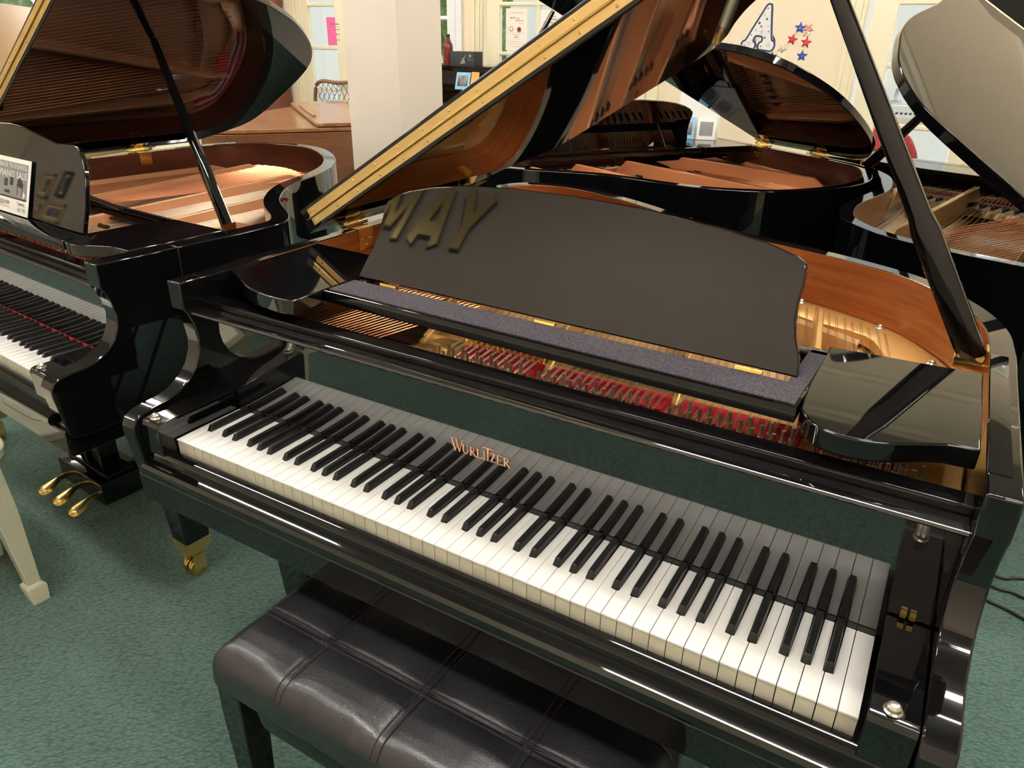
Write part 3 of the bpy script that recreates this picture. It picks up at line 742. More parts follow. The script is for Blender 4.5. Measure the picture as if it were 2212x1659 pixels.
        for sx in (-psp, 0, psp):
            b = nb(); rows = []
            for yy, hw_, z0_, z1_ in ((ly_y-.06, .008, .070, .080), (ly_y-.10, .008, .066, .076), (ly_y-.112, .012, .060, .072), (ly_y-.13, .020, .052, .064), (ly_y-.15, .022, .046, .058), (ly_y-.165, .018, .043, .053), (ly_y-.171, .010, .042, .049)):
                rows.append([b.verts.new((LX_+sx+a_, yy, z)) for a_, z in ((-hw_, z0_), (hw_, z0_), (hw_*.85, z1_), (0, z1_+.003), (-hw_*.85, z1_))])
            for i in range(len(rows)-1):
                for q in range(5): b.faces.new((rows[i][q], rows[i][(q+1) % 5], rows[i+1][(q+1) % 5], rows[i+1][q]))
            b.faces.new(rows[0]); b.faces.new(rows[-1][::-1]); obj('pedal', b, brass, lr, ang=50)
    return t

DP = [(-.427, 0), (-.423, .015), (-.416, .039), (-.407, .064), (-.402, .092), (-.401, .119), (-.402, .140), (-.398, .155), (-.377, .170), (-.346, .182), (-.295, .195), (-.225, .205), (-.129, .212), (-.001, .213), (.132, .208), (.256, .194), (.328, .183), (.374, .170), (.385, .163), (.389, .152), (.390, .132), (.389, .105), (.392, .078), (.400, .052), (.410, .030), (.415, 0)]
OUT_MAIN = [(-.095, .30), (-.095, .8), (-.095, 1.22), (-.09, 1.33), (-.05, 1.405), (.02, 1.44), (.10, 1.448), (.20, 1.43), (.32, 1.375), (.418, 1.323), (.597, 1.208), (.736, 1.139), (.902, 1.085), (1.04, 1.03), (1.165, .955), (1.259, .830), (1.305, .715), (1.317, .60), (1.317, .45), (1.317, .30)]
grand('black baby grand in the middle with copper coloured maker name above its keys', (0, 0), 0, OUT_MAIN,
      dict(ang=31.5, front=.485, umax=1.42, curve=[(1.42, .60), (1.39, .74), (1.29, .86), (1.13, .95), (1.0, 1.0), (.935, 1.05), (.875, 1.14), (.82, 1.245), (.755, 1.31), (.645, 1.335), (.52, 1.345), (.35, 1.36), (.243, 1.36), (.19, 1.32), (.14, 1.21), (.08, 1.15), (0, 1.13)], hinges=(.64, 1.16)),
      desk=dict(tilt=25, prof=DP), shelf_rot=-1.5, prop=dict(base=(1.262, .60, .975), top=(1.15, .59), w=.022))

# piano on the left
OUT_L = [(-.134, .30), (-.134, .9), (-.134, 1.3), (-.12, 1.42), (-.06, 1.53), (.05, 1.60), (.18, 1.64), (.32, 1.63), (.485, 1.555), (.639, 1.44), (.755, 1.315), (.838, 1.185), (.897, 1.05), (.965, .935), (1.065, .83), (1.16, .76), (1.28, .69), (1.345, .62), (1.356, .52), (1.356, .40), (1.356, .30)]
DPL = [(x, y*1.09) for x, y in [(-.45, 0), (-.448, .10), (-.44, .15), (-.41, .185), (-.36, .192), (-.28, .188), (-.18, .200), (-.08, .213), (0, .216), (.08, .213), (.18, .200), (.28, .188), (.36, .192), (.385, .189), (.415, .165), (.435, .13), (.448, .06), (.45, 0)]]
grand('black grand piano at the left edge with a sale flyer on its desk', (-1.754, .155), R(-5), OUT_L,
      dict(ang=30, front=.425, umax=1.46, curve=[(1.46, .60), (1.40, .70), (1.27, .78), (1.16, .88), (1.09, 1.0), (1.03, 1.13), (.93, 1.29), (.78, 1.45), (.62, 1.53), (.37, 1.54), (.16, 1.51), (.04, 1.36), (0, 1.28)], hinges=(.62, 1.05)),
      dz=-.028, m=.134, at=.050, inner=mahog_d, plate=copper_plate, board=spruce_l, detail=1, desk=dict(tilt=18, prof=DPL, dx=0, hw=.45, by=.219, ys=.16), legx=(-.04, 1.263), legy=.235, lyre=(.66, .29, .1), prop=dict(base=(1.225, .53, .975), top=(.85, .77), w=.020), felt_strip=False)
# piano behind, tail to the right
OUT_B = [(-.095, .30), (-.095, .6), (-.09, .80), (-.082, .98), (-.05, 1.10), (.065, 1.23), (.20, 1.325), (.375, 1.375), (.58, 1.365), (.705, 1.31), (.84, 1.185), (.97, .93), (1.07, .81), (1.19, .71), (1.28, .60), (1.317, .48), (1.317, .38), (1.317, .30)]
grand('black baby grand behind the middle piano with half raised lid and bronze red plate', (-.077, 3.014), R(-124), OUT_B,
      dict(ang=25, front=.485, umax=1.40, curve=[(1.40, .58), (1.33, .72), (1.15, .88), (1.02, .98), (.94, 1.08), (.90, 1.215), (.80, 1.32), (.61, 1.355), (.39, 1.305), (.19, 1.215), (.05, 1.10), (0, 1.0)], hinges=(.50, .83)),
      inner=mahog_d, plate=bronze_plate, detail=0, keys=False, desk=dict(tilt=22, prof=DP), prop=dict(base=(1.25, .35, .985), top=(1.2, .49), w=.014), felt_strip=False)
# piano at the right with its tail towards the camera
OUT_R = [(-.095, .30), (-.095, .9), (-.095, 1.45), (-.085, 1.56), (-.03, 1.62), (.06, 1.64), (.269, 1.64), (.42, 1.60), (.54, 1.52), (.60, 1.43), (.65, 1.30), (.675, 1.15), (.70, 1.02), (.745, .90), (.82, .76), (.93, .65), (1.08, .57), (1.22, .52), (1.30, .44), (1.317, .36), (1.317, .30)]
grand('black grand piano at the right edge with ochre gold plate, its tail towards the camera', (1.959, 2.692), R(160), OUT_R,
      dict(ang=32, front=.42, umax=1.09, curve=[(1.08, .50), (1.03, .66), (.96, .87), (.89, 1.13), (.83, 1.29), (.76, 1.42), (.66, 1.57), (.52, 1.675), (.36, 1.695), (.2, 1.69), (0, 1.66)], hinges=(.6, 1.3), flap='open'),
      body=blk_r, inner=spruce_l, plate=ochre_plate, detail=0, keys=False, desk=dict(tilt=88, prof=DP), prop=dict(base=(1.0, .50, .98), top=(.72, .92)), felt_strip=False)
# closed walnut grand behind the left piano
grand('closed walnut brown grand piano between the left piano and the column', (-1.47, 3.10), R(142.3), OUT_MAIN,
      dict(ang=0, front=.465, umax=1.42, lift=-.004, curve=[(1.42, .60), (1.39, .74), (1.29, .86), (1.13, .98), (1.0, 1.05), (.83, 1.13), (.69, 1.21), (.51, 1.33), (.40, 1.38), (.29, 1.43), (.19, 1.448), (.10, 1.44), (.03, 1.38), (.005, 1.30), (0, 1.20)], hinges=(), mat=walnut, ledge=True),
      dz=-.068, body=walnut_d, inner=walnut_d, detail=0, keys=False, strings=False)

# ------------------------------------------------------------------ ceiling lights
def ceiling_light(x, y, lab, rz=0):
    t = thing('ceiling_light', lab, 'ceiling light', (x, y, HC), rz, 'ceiling lights')
    b = nb(); px(b, [(-.09, -.0), (-.07, -.035), (.07, -.035), (.09, -.0)], -.63, .63); obj('housing', b, fixture, t, bev=.003)
    for yy in (-.045, .045):
        b = nb(); tube(b, [(-.60, yy, -.052), (.60, yy, -.052)], .016, 12); obj('tube_lamp', b, lampm, t)
n_ = 0
LN = [('added to brighten the column', 'left piano keys'), ('added for light over the middle piano', 'music desk'), ('nearest the front left corner', 'left wall pictures'), ('beside the left side window', 'bronze piano'), ('near the front wall', 'cream bench'), ('between left wall and column', 'left piano'), ('near the glass doors', 'lattice chair'), ('near the sign', 'cream and leather benches'), ('right of the column', 'half raised lid'), ('near the front wall', 'right end of the keys'), ('by the right wall', 'cables'), ('by the right glass door', 'right piano lid')]
for (x, y) in LIGHTS:
    n_ += 1; ceiling_light(x, y, 'twin tube ceiling light, %s, above the %s' % LN[n_-1])

# ------------------------------------------------------------------ leather bench
bt = thing('piano_bench', 'black leather bench with stitched square panels in front of the middle piano', 'bench', (.64, -.055, 0))
LX, LY = .375, .145
sx_, sy_ = [-.205, -.005, .187], [.098, -.018]
b = nb(); nx_, ny_ = 230, 110
def cush(x, y):
    ex = max(0, abs(x)-(LX-.035))/.035; ey = max(0, abs(y)-(LY-.035))/.035
    e = min(1, (ex**2.6+ey**2.6)**(1/2.6)); z = .447+.045*(1-e**2.2)**.5
    cell = 1
    dx = min(abs(x-s) for s in sx_+[-LX+.0, LX]); dy = min(abs(y-s) for s in sy_+[-LY, LY])
    z += .009*min(1, dx/.06)**.5*min(1, dy/.05)**.5*(1-e)
    for d in (min(abs(x-s-.0) for s in sx_), min(abs(y-s) for s in sy_)):
        z -= .0022*math.exp(-((d-.0085)/.0018)**2)+.0008*math.exp(-(d/.0016)**2)-.0008*(d < .008)
    return z
V = []
for i in range(nx_+1):
    row = []
    for j in range(ny_+1):
        u = -1+2*i/nx_; v = -1+2*j/ny_
        fx = math.copysign(1-(1-abs(u))**1.25, u); fy = math.copysign(1-(1-abs(v))**1.3, v)
        x, y = fx*LX, fy*LY
        # rounded plan corners
        cx_, cy_ = max(0, abs(x)-(LX-.03)), max(0, abs(y)-(LY-.03))
        k = math.hypot(cx_, cy_)
        zz = cush(x, y)
        if k > .03:
            x = math.copysign(LX-.03+cx_/k*.03, x) if cx_ else x; y = math.copysign(LY-.03+cy_/k*.03, y) if cy_ else y
        row.append(b.verts.new((x, y, zz)))
    V.append(row)
for i in range(nx_):
    for j in range(ny_): b.faces.new((V[i][j], V[i+1][j], V[i+1][j+1], V[i][j+1]))
# bottom skirt
ed = [V[i][0] for i in range(nx_+1)]+[V[nx_][j] for j in range(1, ny_+1)]+[V[i][ny_] for i in range(nx_-1, -1, -1)]+[V[0][j] for j in range(ny_-1, 0, -1)]
lowr = [[b.verts.new((v.co.x*k1, v.co.y*k2, z)) for v in ed] for z, k1, k2 in ((.437, 1.004, 1.008), (.424, 1.0, 1.0), (.415, .985, .97))]
prev = ed
for lr_ in lowr:
    for i in range(len(ed)):
        j = (i+1) % len(ed); b.faces.new((prev[j], prev[i], lr_[i], lr_[j]))
    prev = lr_
b.faces.new(prev)
bmesh.ops.recalc_face_normals(b, faces=b.faces)
cu_ = obj('cushion', b, leather, bt, ang=75)
def seam(pts, nm='seam'):
    b = nb(); pth = []
    for (x, y) in pts: pth.append((x, y, cush(x, y)+.0002))
    for off in (-.0062, .0062):
        P = []
        for i, (x, y, z) in enumerate(pth):
            a_, c_ = pth[max(i-1, 0)], pth[min(i+1, len(pth)-1)]; tx, ty = c_[0]-a_[0], c_[1]-a_[1]; l = math.hypot(tx, ty) or 1
            X, Y = x-ty/l*off, y+tx/l*off; P.append((X, Y, cush(X, Y)-.0002))
        tube(b, P, .0014, 5)
    obj(nm, b, stitch, cu_)
for s in sx_: seam([(s, -LY+.004+(2*LY-.008)*k/50) for k in range(51)])
for s in sy_: seam([(-LX+.004+(2*LX-.008)*k/80, s) for k in range(81)])
b = nb(); box(b, -.345, .345, -.125, .125, .35, .416, b=.003)
obj('apron', b, blk, bt)
for sx in (-1, 1):
    for sy in (-1, 1):
        b = nb(); rr = []
        for z, h in ((.43, .0265), (.34, .0265), (0, .018)): rr.append([b.verts.new((sx*.335+a_*h, sy*.112+c_*h, z)) for a_, c_ in ((-1, -1), (1, -1), (1, 1), (-1, 1))])
        for i in range(2):
            for q in range(4): b.faces.new((rr[i][q], rr[i][(q+1) % 4], rr[i+1][(q+1) % 4], rr[i+1][q]))
        b.faces.new(rr[0]); b.faces.new(rr[-1][::-1]); obj('leg', b, blk, bt, bev=.002)

# cream bench at the left edge
wt = thing('piano_bench', 'cream lacquered bench with tapered legs cut by the left edge', 'bench', (-.938, -.362, 0), R(84))
b = nb(); pz(b, [(.395*math.copysign(abs(math.cos(a))**.25, math.cos(a)), .205*math.copysign(abs(math.sin(a))**.35, math.sin(a))) for a in [2*PI*k/48+.01 for k in range(48)]], .455, .485); tp = obj('bench_top', b, gloss_w, wt, bev=.006)
b = nb(); pz(b, [(.33*math.copysign(abs(math.cos(a))**.25, math.cos(a)), .14*math.copysign(abs(math.sin(a))**.35, math.sin(a))) for a in [2*PI*k/48+.01 for k in range(48)]], .484, .488); obj('top_moulding', b, gloss_w, tp, bev=.002)
b = nb(); box(b, -.33, .33, -.145, .145, .40, .456, b=.002); obj('apron', b, gloss_w, wt)
for sx in (-1, 1):
    for sy in (-1, 1):
        b = nb(); rr = []
        for z, h in ((.456, .026), (.30, .027), (.062, .0165), (.055, .024), (.05, .0255), (0, .0215)): rr.append([b.verts.new((sx*(.33+.02*(1-z/.456))+a_*h, sy*(.14+.012*(1-z/.456))+c_*h, z)) for a_, c_ in ((-1, -1), (1, -1), (1, 1), (-1, 1))])
        for i in range(5):
            for q in range(4): b.faces.new((rr[i][q], rr[i][(q+1) % 4], rr[i+1][(q+1) % 4], rr[i+1][q]))
        b.faces.new(rr[0]); b.faces.new(rr[-1][::-1]); obj('leg', b, gloss_w, wt, bev=.0015)

# ------------------------------------------------------------------ front wall: sign letters and framed prints (seen mirrored in the lacquer)
GL = {'Y': [((-.42, 1), (0, .42)), ((.42, 1), (0, .42)), ((0, .48), (0, 0))], 'A': [((-.42, 0), (-.06, 1)), ((.42, 0), (.06, 1)), ((-.25, .27), (.25, .27))],
      'M': [((-.46, 0), (-.40, 1)), ((.46, 0), (.40, 1)), ((-.38, .95), (0, .22)), ((.38, .95), (0, .22))], 'H': [((-.36, 0), (-.36, 1)), ((.36, 0), (.36, 1)), ((-.36, .5), (.36, .5))]}
SG = [('Y', -1.53), ('A', -1.80), ('M', -2.13), ('A', -2.375), ('H', -2.63), ('A', -2.88)]
place = ['first gold letter of the wall sign mirrored in the music desk', 'gold letter A between Y and M on the wall sign', 'gold letter M on the wall sign, mirrored at the desk corner', 'gold letter A between M and H on the wall sign', 'gold letter H on the wall sign', 'last gold letter A on the wall sign']
for (ch, lx), lab in zip(SG, place):
    b = nb(); hgt = .44
    M = lambda p: (lx-p[0]*.23, YF+.004+p[2], 2.47+p[1]*hgt)
    t = thing('sign_letter', lab, 'letter', (lx, YF, 2.47), 0, 'gold sign letters on the front wall')
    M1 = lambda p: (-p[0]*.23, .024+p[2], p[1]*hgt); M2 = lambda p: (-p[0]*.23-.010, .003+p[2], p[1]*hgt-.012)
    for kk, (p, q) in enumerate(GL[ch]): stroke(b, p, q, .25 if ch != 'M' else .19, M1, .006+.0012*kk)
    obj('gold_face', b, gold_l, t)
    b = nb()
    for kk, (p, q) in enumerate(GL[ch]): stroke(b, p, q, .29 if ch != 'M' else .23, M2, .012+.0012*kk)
    obj('shadow_outline', b, ink, t)  # offset black copy painted in as the letter's dark outline and shadow
fr_mats = [gold_l, ink, gold_l, gold_l]
for k, ((a0, a1, z0, z1), fm, lab) in enumerate(zip([(-7.55, -7.28, 1.56, 1.83), (-7.1, -6.9, 1.60, 1.88), (-7.68, -7.33, 1.28, 1.48), (-7.2, -6.76, 1.33, 1.54)], fr_mats,
        ['gold framed portrait print, upper left of four mirrored in the left desk', 'black framed print with pale mount mirrored in the left desk', 'gold framed oval portrait print, lower left of four mirrored in the desk', 'widest gold framed print, lower right of four mirrored in the desk'])):
    t = thing('framed_print', lab, 'picture', ((a0+a1)/2, YF, z0), 0, 'framed prints on the front wall')
    w2, h = (a1-a0)/2, z1-z0
    b = nb()
    for (c0, c1, d0, d1) in ((-w2, -w2+.03, 0, h), (w2-.03, w2, 0, h), (-w2, w2, 0, .03), (-w2, w2, h-.03, h)): box(b, c0, c1, .002, .025, d0, d1, b=.003)
    obj('frame', b, fm, t)
    b = nb(); box(b, -w2+.028, w2-.028, .003, .008, .028, h-.028); obj('mount', b, paper_c if k != 1 else paper, t)
    b = nb(); box(b, -w2+.06, w2-.06, .008, .010, .06, h-.06); obj('print', b, photo_m, t)

# ------------------------------------------------------------------ back wall decorations
def star_pts(r, r2, rot=0): return [((r if k % 2 == 0 else r2)*math.sin(rot+PI*k/5), (r if k % 2 == 0 else r2)*math.cos(rot+PI*k/5)) for k in range(10)]
STARS = [(.061, 1.499, s_blu, .038, .05, 'bright blue foil star at the top of the star garland'), (.112, 1.494, s_pnk, .036, .6, 'pink and white foil star beside the top blue star'),
         (.022, 1.430, s_red, .037, .25, 'dark red foil star with a pink fold, left arm of the garland'), (.112, 1.413, s_red, .037, .1, 'red foil star hanging above the lowest blue star'),
         (.100, 1.333, s_blu, .037, 0, 'blue foil star at the lower right end of the garland'), (-.034, 1.375, s_wht, .033, .5, 'cream white foil star in the middle of the left arm'),
         (-.090, 1.322, navy, .035, -.1, 'navy blue foil star next to the lowest red star'), (-.151, 1.268, s_red, .036, .2, 'bright red foil star at the lower left end of the garland'), (.108, 1.466, s_wht, .030, .3, 'small white foil star under the pink star')]
for (x, z, m_, r_, rot, lab) in STARS:
    b = nb(); po = star_pts(r_, r_*.42, rot); pi_ = star_pts(r_*.20, r_*.20, rot)
    c0 = [b.verts.new((x+p[0], YW-.004, z+p[1])) for p in po]; c1 = [b.verts.new((x+p[0], YW-.012, z+p[1])) for p in pi_]
    for k in range(10): b.faces.new((c0[k], c0[(k+1) % 10], c1[(k+1) % 10], c1[k]))
    o = obj('foil_star', b, m_); s_ = o.modifiers.new('thick', 'SOLIDIFY'); s_.thickness = .0015; s_.offset = 0
    tag(o, lab, 'star', 'foil stars on the back wall')
b = nb(); seq = [7, 6, 5, 2, 0, 1, 8, 3, 4]
tube(b, [(STARS[k][0], YW-.006, STARS[k][1]) for k in seq], .0012, 5); tag(obj('garland_wire', b, s_wht), 'thin pale wire linking the foil stars on the cream wall', 'wire')
# paper letter A
ta_ = thing('letter_cutout', 'white paper letter A with navy outline and small stars on the cream wall', 'letter', (-.197, YW, 1.352))
ZA = [(655, 30), (690, 35), (712, 70), (745, 330), (785, 590), (815, 615), (845, 660), (848, 710), (825, 765), (780, 792), (720, 788), (640, 778), (580, 770), (556, 735), (555, 690), (575, 650), (612, 625), (606, 562), (550, 550), (492, 552), (462, 622), (495, 650), (510, 690), (500, 735), (465, 765), (400, 765), (320, 775), (272, 755), (252, 715), (258, 665), (285, 625), (325, 600), (430, 400), (560, 160), (620, 50)]
def A_outline(g):
    P = [((x-550)*.000372, (800-y)*.000372) for x, y in ZA]; P = catmull(P+[P[0]], 3)[:-1]
    n = len(P); o = []
    for i in range(n):
        a_, c_ = P[i-1], P[(i+1) % n]; tx, ty = c_[0]-a_[0], c_[1]-a_[1]; l = math.hypot(tx, ty) or 1
        o.append((P[i][0]-ty/l*g, P[i][1]+tx/l*g))
    return o
for nm, g, d0, d1, m_ in (('card_border', .0105, .001, .002, starw), ('navy_outline', .0055, .0022, .003, navy), ('card_face', -.007, .0032, .004, starw)):
    b = nb(); py(b, A_outline(g), -d1, -d0); obj(nm, b, m_, ta_)
for (zx, zy, r_, m_) in ((645, 100, .007, navy), (595, 205, .011, ink_g), (650, 270, .011, navy), (530, 335, .013, navy), (570, 390, .010, navy), (690, 385, .009, ink_g), (485, 450, .010, ink_g), (590, 480, .015, ink_g), (708, 470, .007, navy), (415, 530, .007, navy), (658, 572, .010, navy), (390, 665, .013, ink_g), (312, 700, .007, navy), (735, 690, .016, ink_g), (612, 712, .007, navy)):
    x, z = (zx-550)*.000372, (800-zy)*.000372
    b = nb(); py(b, [(x+p[0], z+p[1]) for p in star_pts(r_, r_*.42)], -.0048, -.0042)
    if m_ is ink_g: py(b, [(x+p[0], z+p[1]) for p in star_pts(r_*.7, r_*.29)], -.0052, -.0048, mi=1)
    obj('printed_star', b, [m_, starw], ta_)
# small dark panel on the wall by the right door
pt_ = thing('wall_panel', 'small grey and black panel low on the cream wall beside the right door', 'panel', (.20, YW, .93))
b = nb(); box(b, -.06, .05, -.03, -.001, 0, .14, b=.003); obj('panel_body', b, ink_g, pt_)
b = nb(); box(b, -.05, -.01, -.033, -.03, .02, .13); obj('panel_face', b, ink, pt_)

# posters taped to the glass
def scrib(b, M, x0, x1, z, h, seed):
    rnd = random.Random(seed); x = x0
    while x < x1:
        wd = rnd.uniform(.3, 1.1)*h; hh = h*rnd.uniform(.5, 1)
        prism(b, [(x, z), (min(x+wd, x1), z), (min(x+wd, x1), z+hh), (x+wd*.2, z+hh)], lambda p: M((p[0], p[1], 0)), lambda p: M((p[0], p[1], .0004))); x += wd+rnd.uniform(.15, .6)*h
def poster(nm, lab, cat, x0, x1, z0, z1, m_, lines, y=YW-.004, grp=None):
    t = thing(nm, lab, cat, ((x0+x1)/2, y, z0), 0, grp); w2 = (x1-x0)/2; h = z1-z0
    b = nb(); box(b, -w2, w2, -.0008, 0, 0, h); obj('sheet', b, m_, t)
    for k, (xa, xb, zz, sz, mi_) in enumerate(lines):
        b = nb(); scrib(b, lambda p: (p[0], -.0012-p[2], p[1]), xa*w2, xb*w2, zz*h, sz*h, k+int(x0*100)); obj('print_line', b, mi_, t)
    return t
p1 = poster('poster', 'cream flyer with two round portraits taped to the left pane of the middle door', 'poster', -2.18, -1.985, 1.315, 1.615, paper_c,
    [(-.62, .62, .885, .035, ink_o), (-.6, -.1, .76, .05, ink_g), (.0, .3, .755, .03, ink_r), (-.1, .65, .70, .035, ink_r), (.1, .7, .64, .02, ink_o), (-.75, .75, .42, .012, ink_o), (-.3, .3, .37, .018, ink_g), (-.18, .18, .31, .035, ink_g), (-.3, .3, .28, .012, ink_o), (-.6, .6, .21, .012, ink_o), (-.7, .7, .16, .012, ink_o), (-.45, .45, .09, .02, ink_o)])
for xx, zz, m_ in ((-.045, .155, ink_o), (.025, .150, ink_r)):
    b = nb(); lathe(b, [(.020, 0), (.020, -.0006)], (xx, -.0012, zz), 20, ax='y'); o = obj('portrait_disc', b, m_, p1)
    b = nb(); lathe(b, [(.011, 0), (.011, -.0006)], (xx, -.002, zz+.002), 16, ax='y'); obj('portrait_face', b, paper_c if m_ is ink_o else ink, p1)
poster('poster', 'cream printed notice taped to the right pane, half behind the raised lid', 'poster', -1.87, -1.67, 1.30, 1.605, paper_c,
    [(-.3, .35, .83, .03, ink_g), (-.4, .45, .77, .035, ink), (-.7, .7, .70, .03, ink), (-.35, .4, .56, .10, ink), (-.35, .2, .49, .025, ink_g), (-.6, .6, .3, .02, ink_g)])
poster('poster', 'bright pink handwritten notice on the glass left of the column', 'poster', -4.085, -3.935, 1.315, 1.545, pink,
    [(-.4, 1, .74, .05, navy), (-.3, .9, .66, .02, ink_r), (.3, 1, .55, .04, navy), (.3, .95, .38, .05, navy), (.3, .95, .18, .05, navy)])

# ------------------------------------------------------------------ cabinet by the left door
ct = thing('cabinet', 'tall mahogany cabinet with a round knob against the back wall', 'cabinet', (-4.80, 4.55, 0))
b = nb(); box(b, -.21, .215, -.18, .2, 0, 1.92, b=.005); box(b, -.225, .23, -.195, .215, 1.92, 1.97, b=.008); box(b, -.225, .23, -.195, .215, 0, .1, b=.006); obj('body', b, cabw, ct)
b = nb(); box(b, -.195, .20, -.2, -.18, .12, 1.9, b=.004); dr = obj('door', b, cabw, ct)
b = nb(); box(b, -.14, .145, -.204, -.2, .2, 1.82, b=.003); obj('door_panel', b, cabw, dr)
b = nb(); lathe(b, [(.008, 0), (.008, -.02), (.018, -.028), (.02, -.036), (.012, -.044), (.001, -.046)], (-.01, -.204, 1.60), 16, ax='y'); obj('knob', b, logo_m, dr)

# chair with lattice back
ch = thing('lattice_chair', 'dark wood chair with a white lattice back behind the walnut piano', 'chair', (-3.40, 3.90, 0), R(0))
b = nb(); pth = [(-.24, .20, .42), (-.25, .22, .80), (-.235, .23, 1.0), (-.17, .235, 1.055), (0, .235, 1.05), (.17, .235, 1.055), (.225, .23, 1.0), (.24, .22, .80), (.23, .20, .42)]
tube(b, catmull(pth, 5), .016, 8); obj('back_frame', b, walnut_d, ch)
for sg in (-1, 1):
    for k in range(-6, 9):
        pts = []
        for i in range(25):
            z = .55+.50*i/24; x = .055*k+sg*(z-.8)*.55+.006*math.sin(i*1.3)
            if abs(x) < .215 and not (z > 1.0 and abs(x) > .19): pts.append((x, .225+.005*sg, z))
        if len(pts) > 3:
            b = nb(); tube(b, pts, .0035, 5); obj('lattice_wire', b, ink_g, ch)
b = nb(); box(b, -.25, .25, -.22, .23, .40, .46, b=.015); obj('seat', b, velvet, ch)
for sx in (-1, 1):
    for sy in (-1, 1):
        b = nb(); tube(b, [(sx*.22, sy*.19, .42), (sx*.23, sy*.21, 0)], [.018, .012], 8); obj('leg', b, walnut_d, ch)

# ------------------------------------------------------------------ black upright by the slim window
ut = thing('upright_piano', 'black upright piano by the slim window with booklets on its desk', 'piano', (-2.62, 4.42, 0))
b = nb(); box(b, -.58, .58, .0, .33, .10, 1.19, b=.004); box(b, -.60, .60, -.02, .345, 1.185, 1.205, b=.004); obj('case', b, blk, ut)
b = nb(); px(b, [(-.02, .78), (.0, .80), (.0, 1.17), (-.01, 1.17), (-.05, .95), (-.05, .78)], -.56, .56); obj('upper_panel', b, blk, ut)
b = nb(); box(b, -.58, .58, -.20, 0, .84, .90, b=.004); box(b, -.56, .56, -.02, .0, .12, .84); kb = obj('keybed', b, blk, ut)
for sx in (-1, 1):
    b = nb(); box(b, sx*.58-(.03 if sx > 0 else 0), sx*.58+(0 if sx > 0 else .03), -.205, 0, .90, .97, b=.01); obj('arm', b, blk, ut)
    b = nb(); box(b, sx*.56-.025, sx*.56+.025, -.18, -.13, 0, .84, b=.004); obj('leg', b, blk, ut)
b = nb(); box(b, -.45, .45, -.095, -.02, 1.03, 1.04, b=.002); obj('music_ledge', b, blk, ut)
b = nb(); box(b, -.545, .545, -.185, -.05, .90, .925); k_ = obj('white_key_bank', b, white_k, ut, stuff=True)
b = nb()
for i in range(36): box(b, -.53+.03*i, -.518+.03*i, -.13, -.05, .925, .936)
obj('black_key_bank', b, ebony, ut, stuff=True)
def lean(nm, lab, cat, xc_, w_, h_, y0_, z0_, m_, tilt=16, rz=0, txt=None, m2=None, grp=None):
    t = thing(nm, lab, cat, (xc_, y0_, z0_), rz, grp); ta2 = R(tilt)
    Mx = lambda d: (lambda p: (p[0], p[1]*math.sin(ta2)-d*math.cos(ta2), p[1]*math.cos(ta2)+d*math.sin(ta2)))
    b = nb(); P = [(-w_/2, 0), (w_/2, 0), (w_/2, h_), (-w_/2, h_)]; prism(b, P, Mx(0), Mx(.003)); obj('cover', b, m_, t)
    if m2:
        b = nb(); P = [(-w_*.36, h_*.18), (w_*.36, h_*.18), (w_*.36, h_*.82), (-w_*.36, h_*.82)]; prism(b, P, Mx(.0032), Mx(.0037)); obj('cover_picture', b, m2, t)
    for (s, xx, zz, sz, mi_) in (txt or []):
        b = nb(); text_bm(b, s, lambda p: Mx(.0045)((xx*w_+p[0], zz*h_+p[1])), sz*h_, align='CENTER'); obj('print_line', b, mi_, t)
    return t
lean('booklet', 'pale blue booklet with a dark picture on the upright desk', 'booklet', -2.30, .13, .125, 4.345, 1.04, bluep, m2=photo_m)
lean('booklet', 'orange covered booklet right of the blue booklet', 'booklet', -2.19, .07, .13, 4.345, 1.04, orangep, 14)
bx = thing('speaker_box', 'flat black box with small pale logo on top of the upright', 'box', (-2.36, 4.50, 1.205))
b = nb(); box(b, -.115, .115, -.06, .06, 0, .10, b=.004); obj('case', b, ink, bx)
b = nb(); lathe(b, [(.013, 0), (.013, -.001)], (.075, -.0602, .07), 16, ax='y'); obj('badge', b, ink_g, bx)
b = nb(); scrib(b, lambda p: (p[0], -.0606-p[2], p[1]), .05, .10, .04, .008, 3); prism(b, [(-.02, .01), (.03, .02), (.02, .05), (.045, .085), (.0, .045)], lambda p: (p[0], -.0603, p[1]), lambda p: (p[0], -.0607, p[1])); obj('badge_mark', b, ink_g, bx)
bo = thing('bottle', 'dark red glass bottle beside the black box on the upright', 'bottle', (-2.525, 4.49, 1.205))
b = nb(); lathe(b, [(.036, 0), (.038, .01), (.038, .13), (.034, .15), (.022, .17), (.014, .20)], (0, 0, 0), 20); obj('glass_body', b, bagm, bo)
b = nb(); lathe(b, [(.0155, .195), (.0155, .22)], (0, 0, 0), 14); obj('cap', b, ink, bo)

# ------------------------------------------------------------------ things beyond the right door
et = thing('console_table', 'white console table seen through the right glass door', 'table', (.9, 6.2, -.06))
b = nb(); box(b, -.5, .8, -.2, .2, 1.0, 1.04, b=.004); obj('table_top', b, trimw, et)
b = nb(); box(b, -.48, .78, -.18, .18, .55, .58, b=.004); obj('lower_shelf', b, trimw, et)
for x in (-.46, .76):
    for y in (-.16, .16):
        b = nb(); box(b, x-.025, x+.025, y-.025, y+.025, 0, 1.0, b=.003); obj('leg', b, trimw, et)
lm = thing('table_lamp', 'white shaded table lamp on the console beyond the right door', 'lamp', (.60, 6.17, .98))
b = nb(); lathe(b, [(.06, 0), (.06, .012), (.012, .03), (.02, .06), (.012, .10), (.012, .17)], (0, 0, 0), 20); obj('lamp_base', b, trimw, lm)
b = nb(); lathe(b, [(.14, .12), (.085, .32), (.08, .32), (.135, .12)], (0, 0, 0), 28); obj('lamp_shade', b, paper, lm)
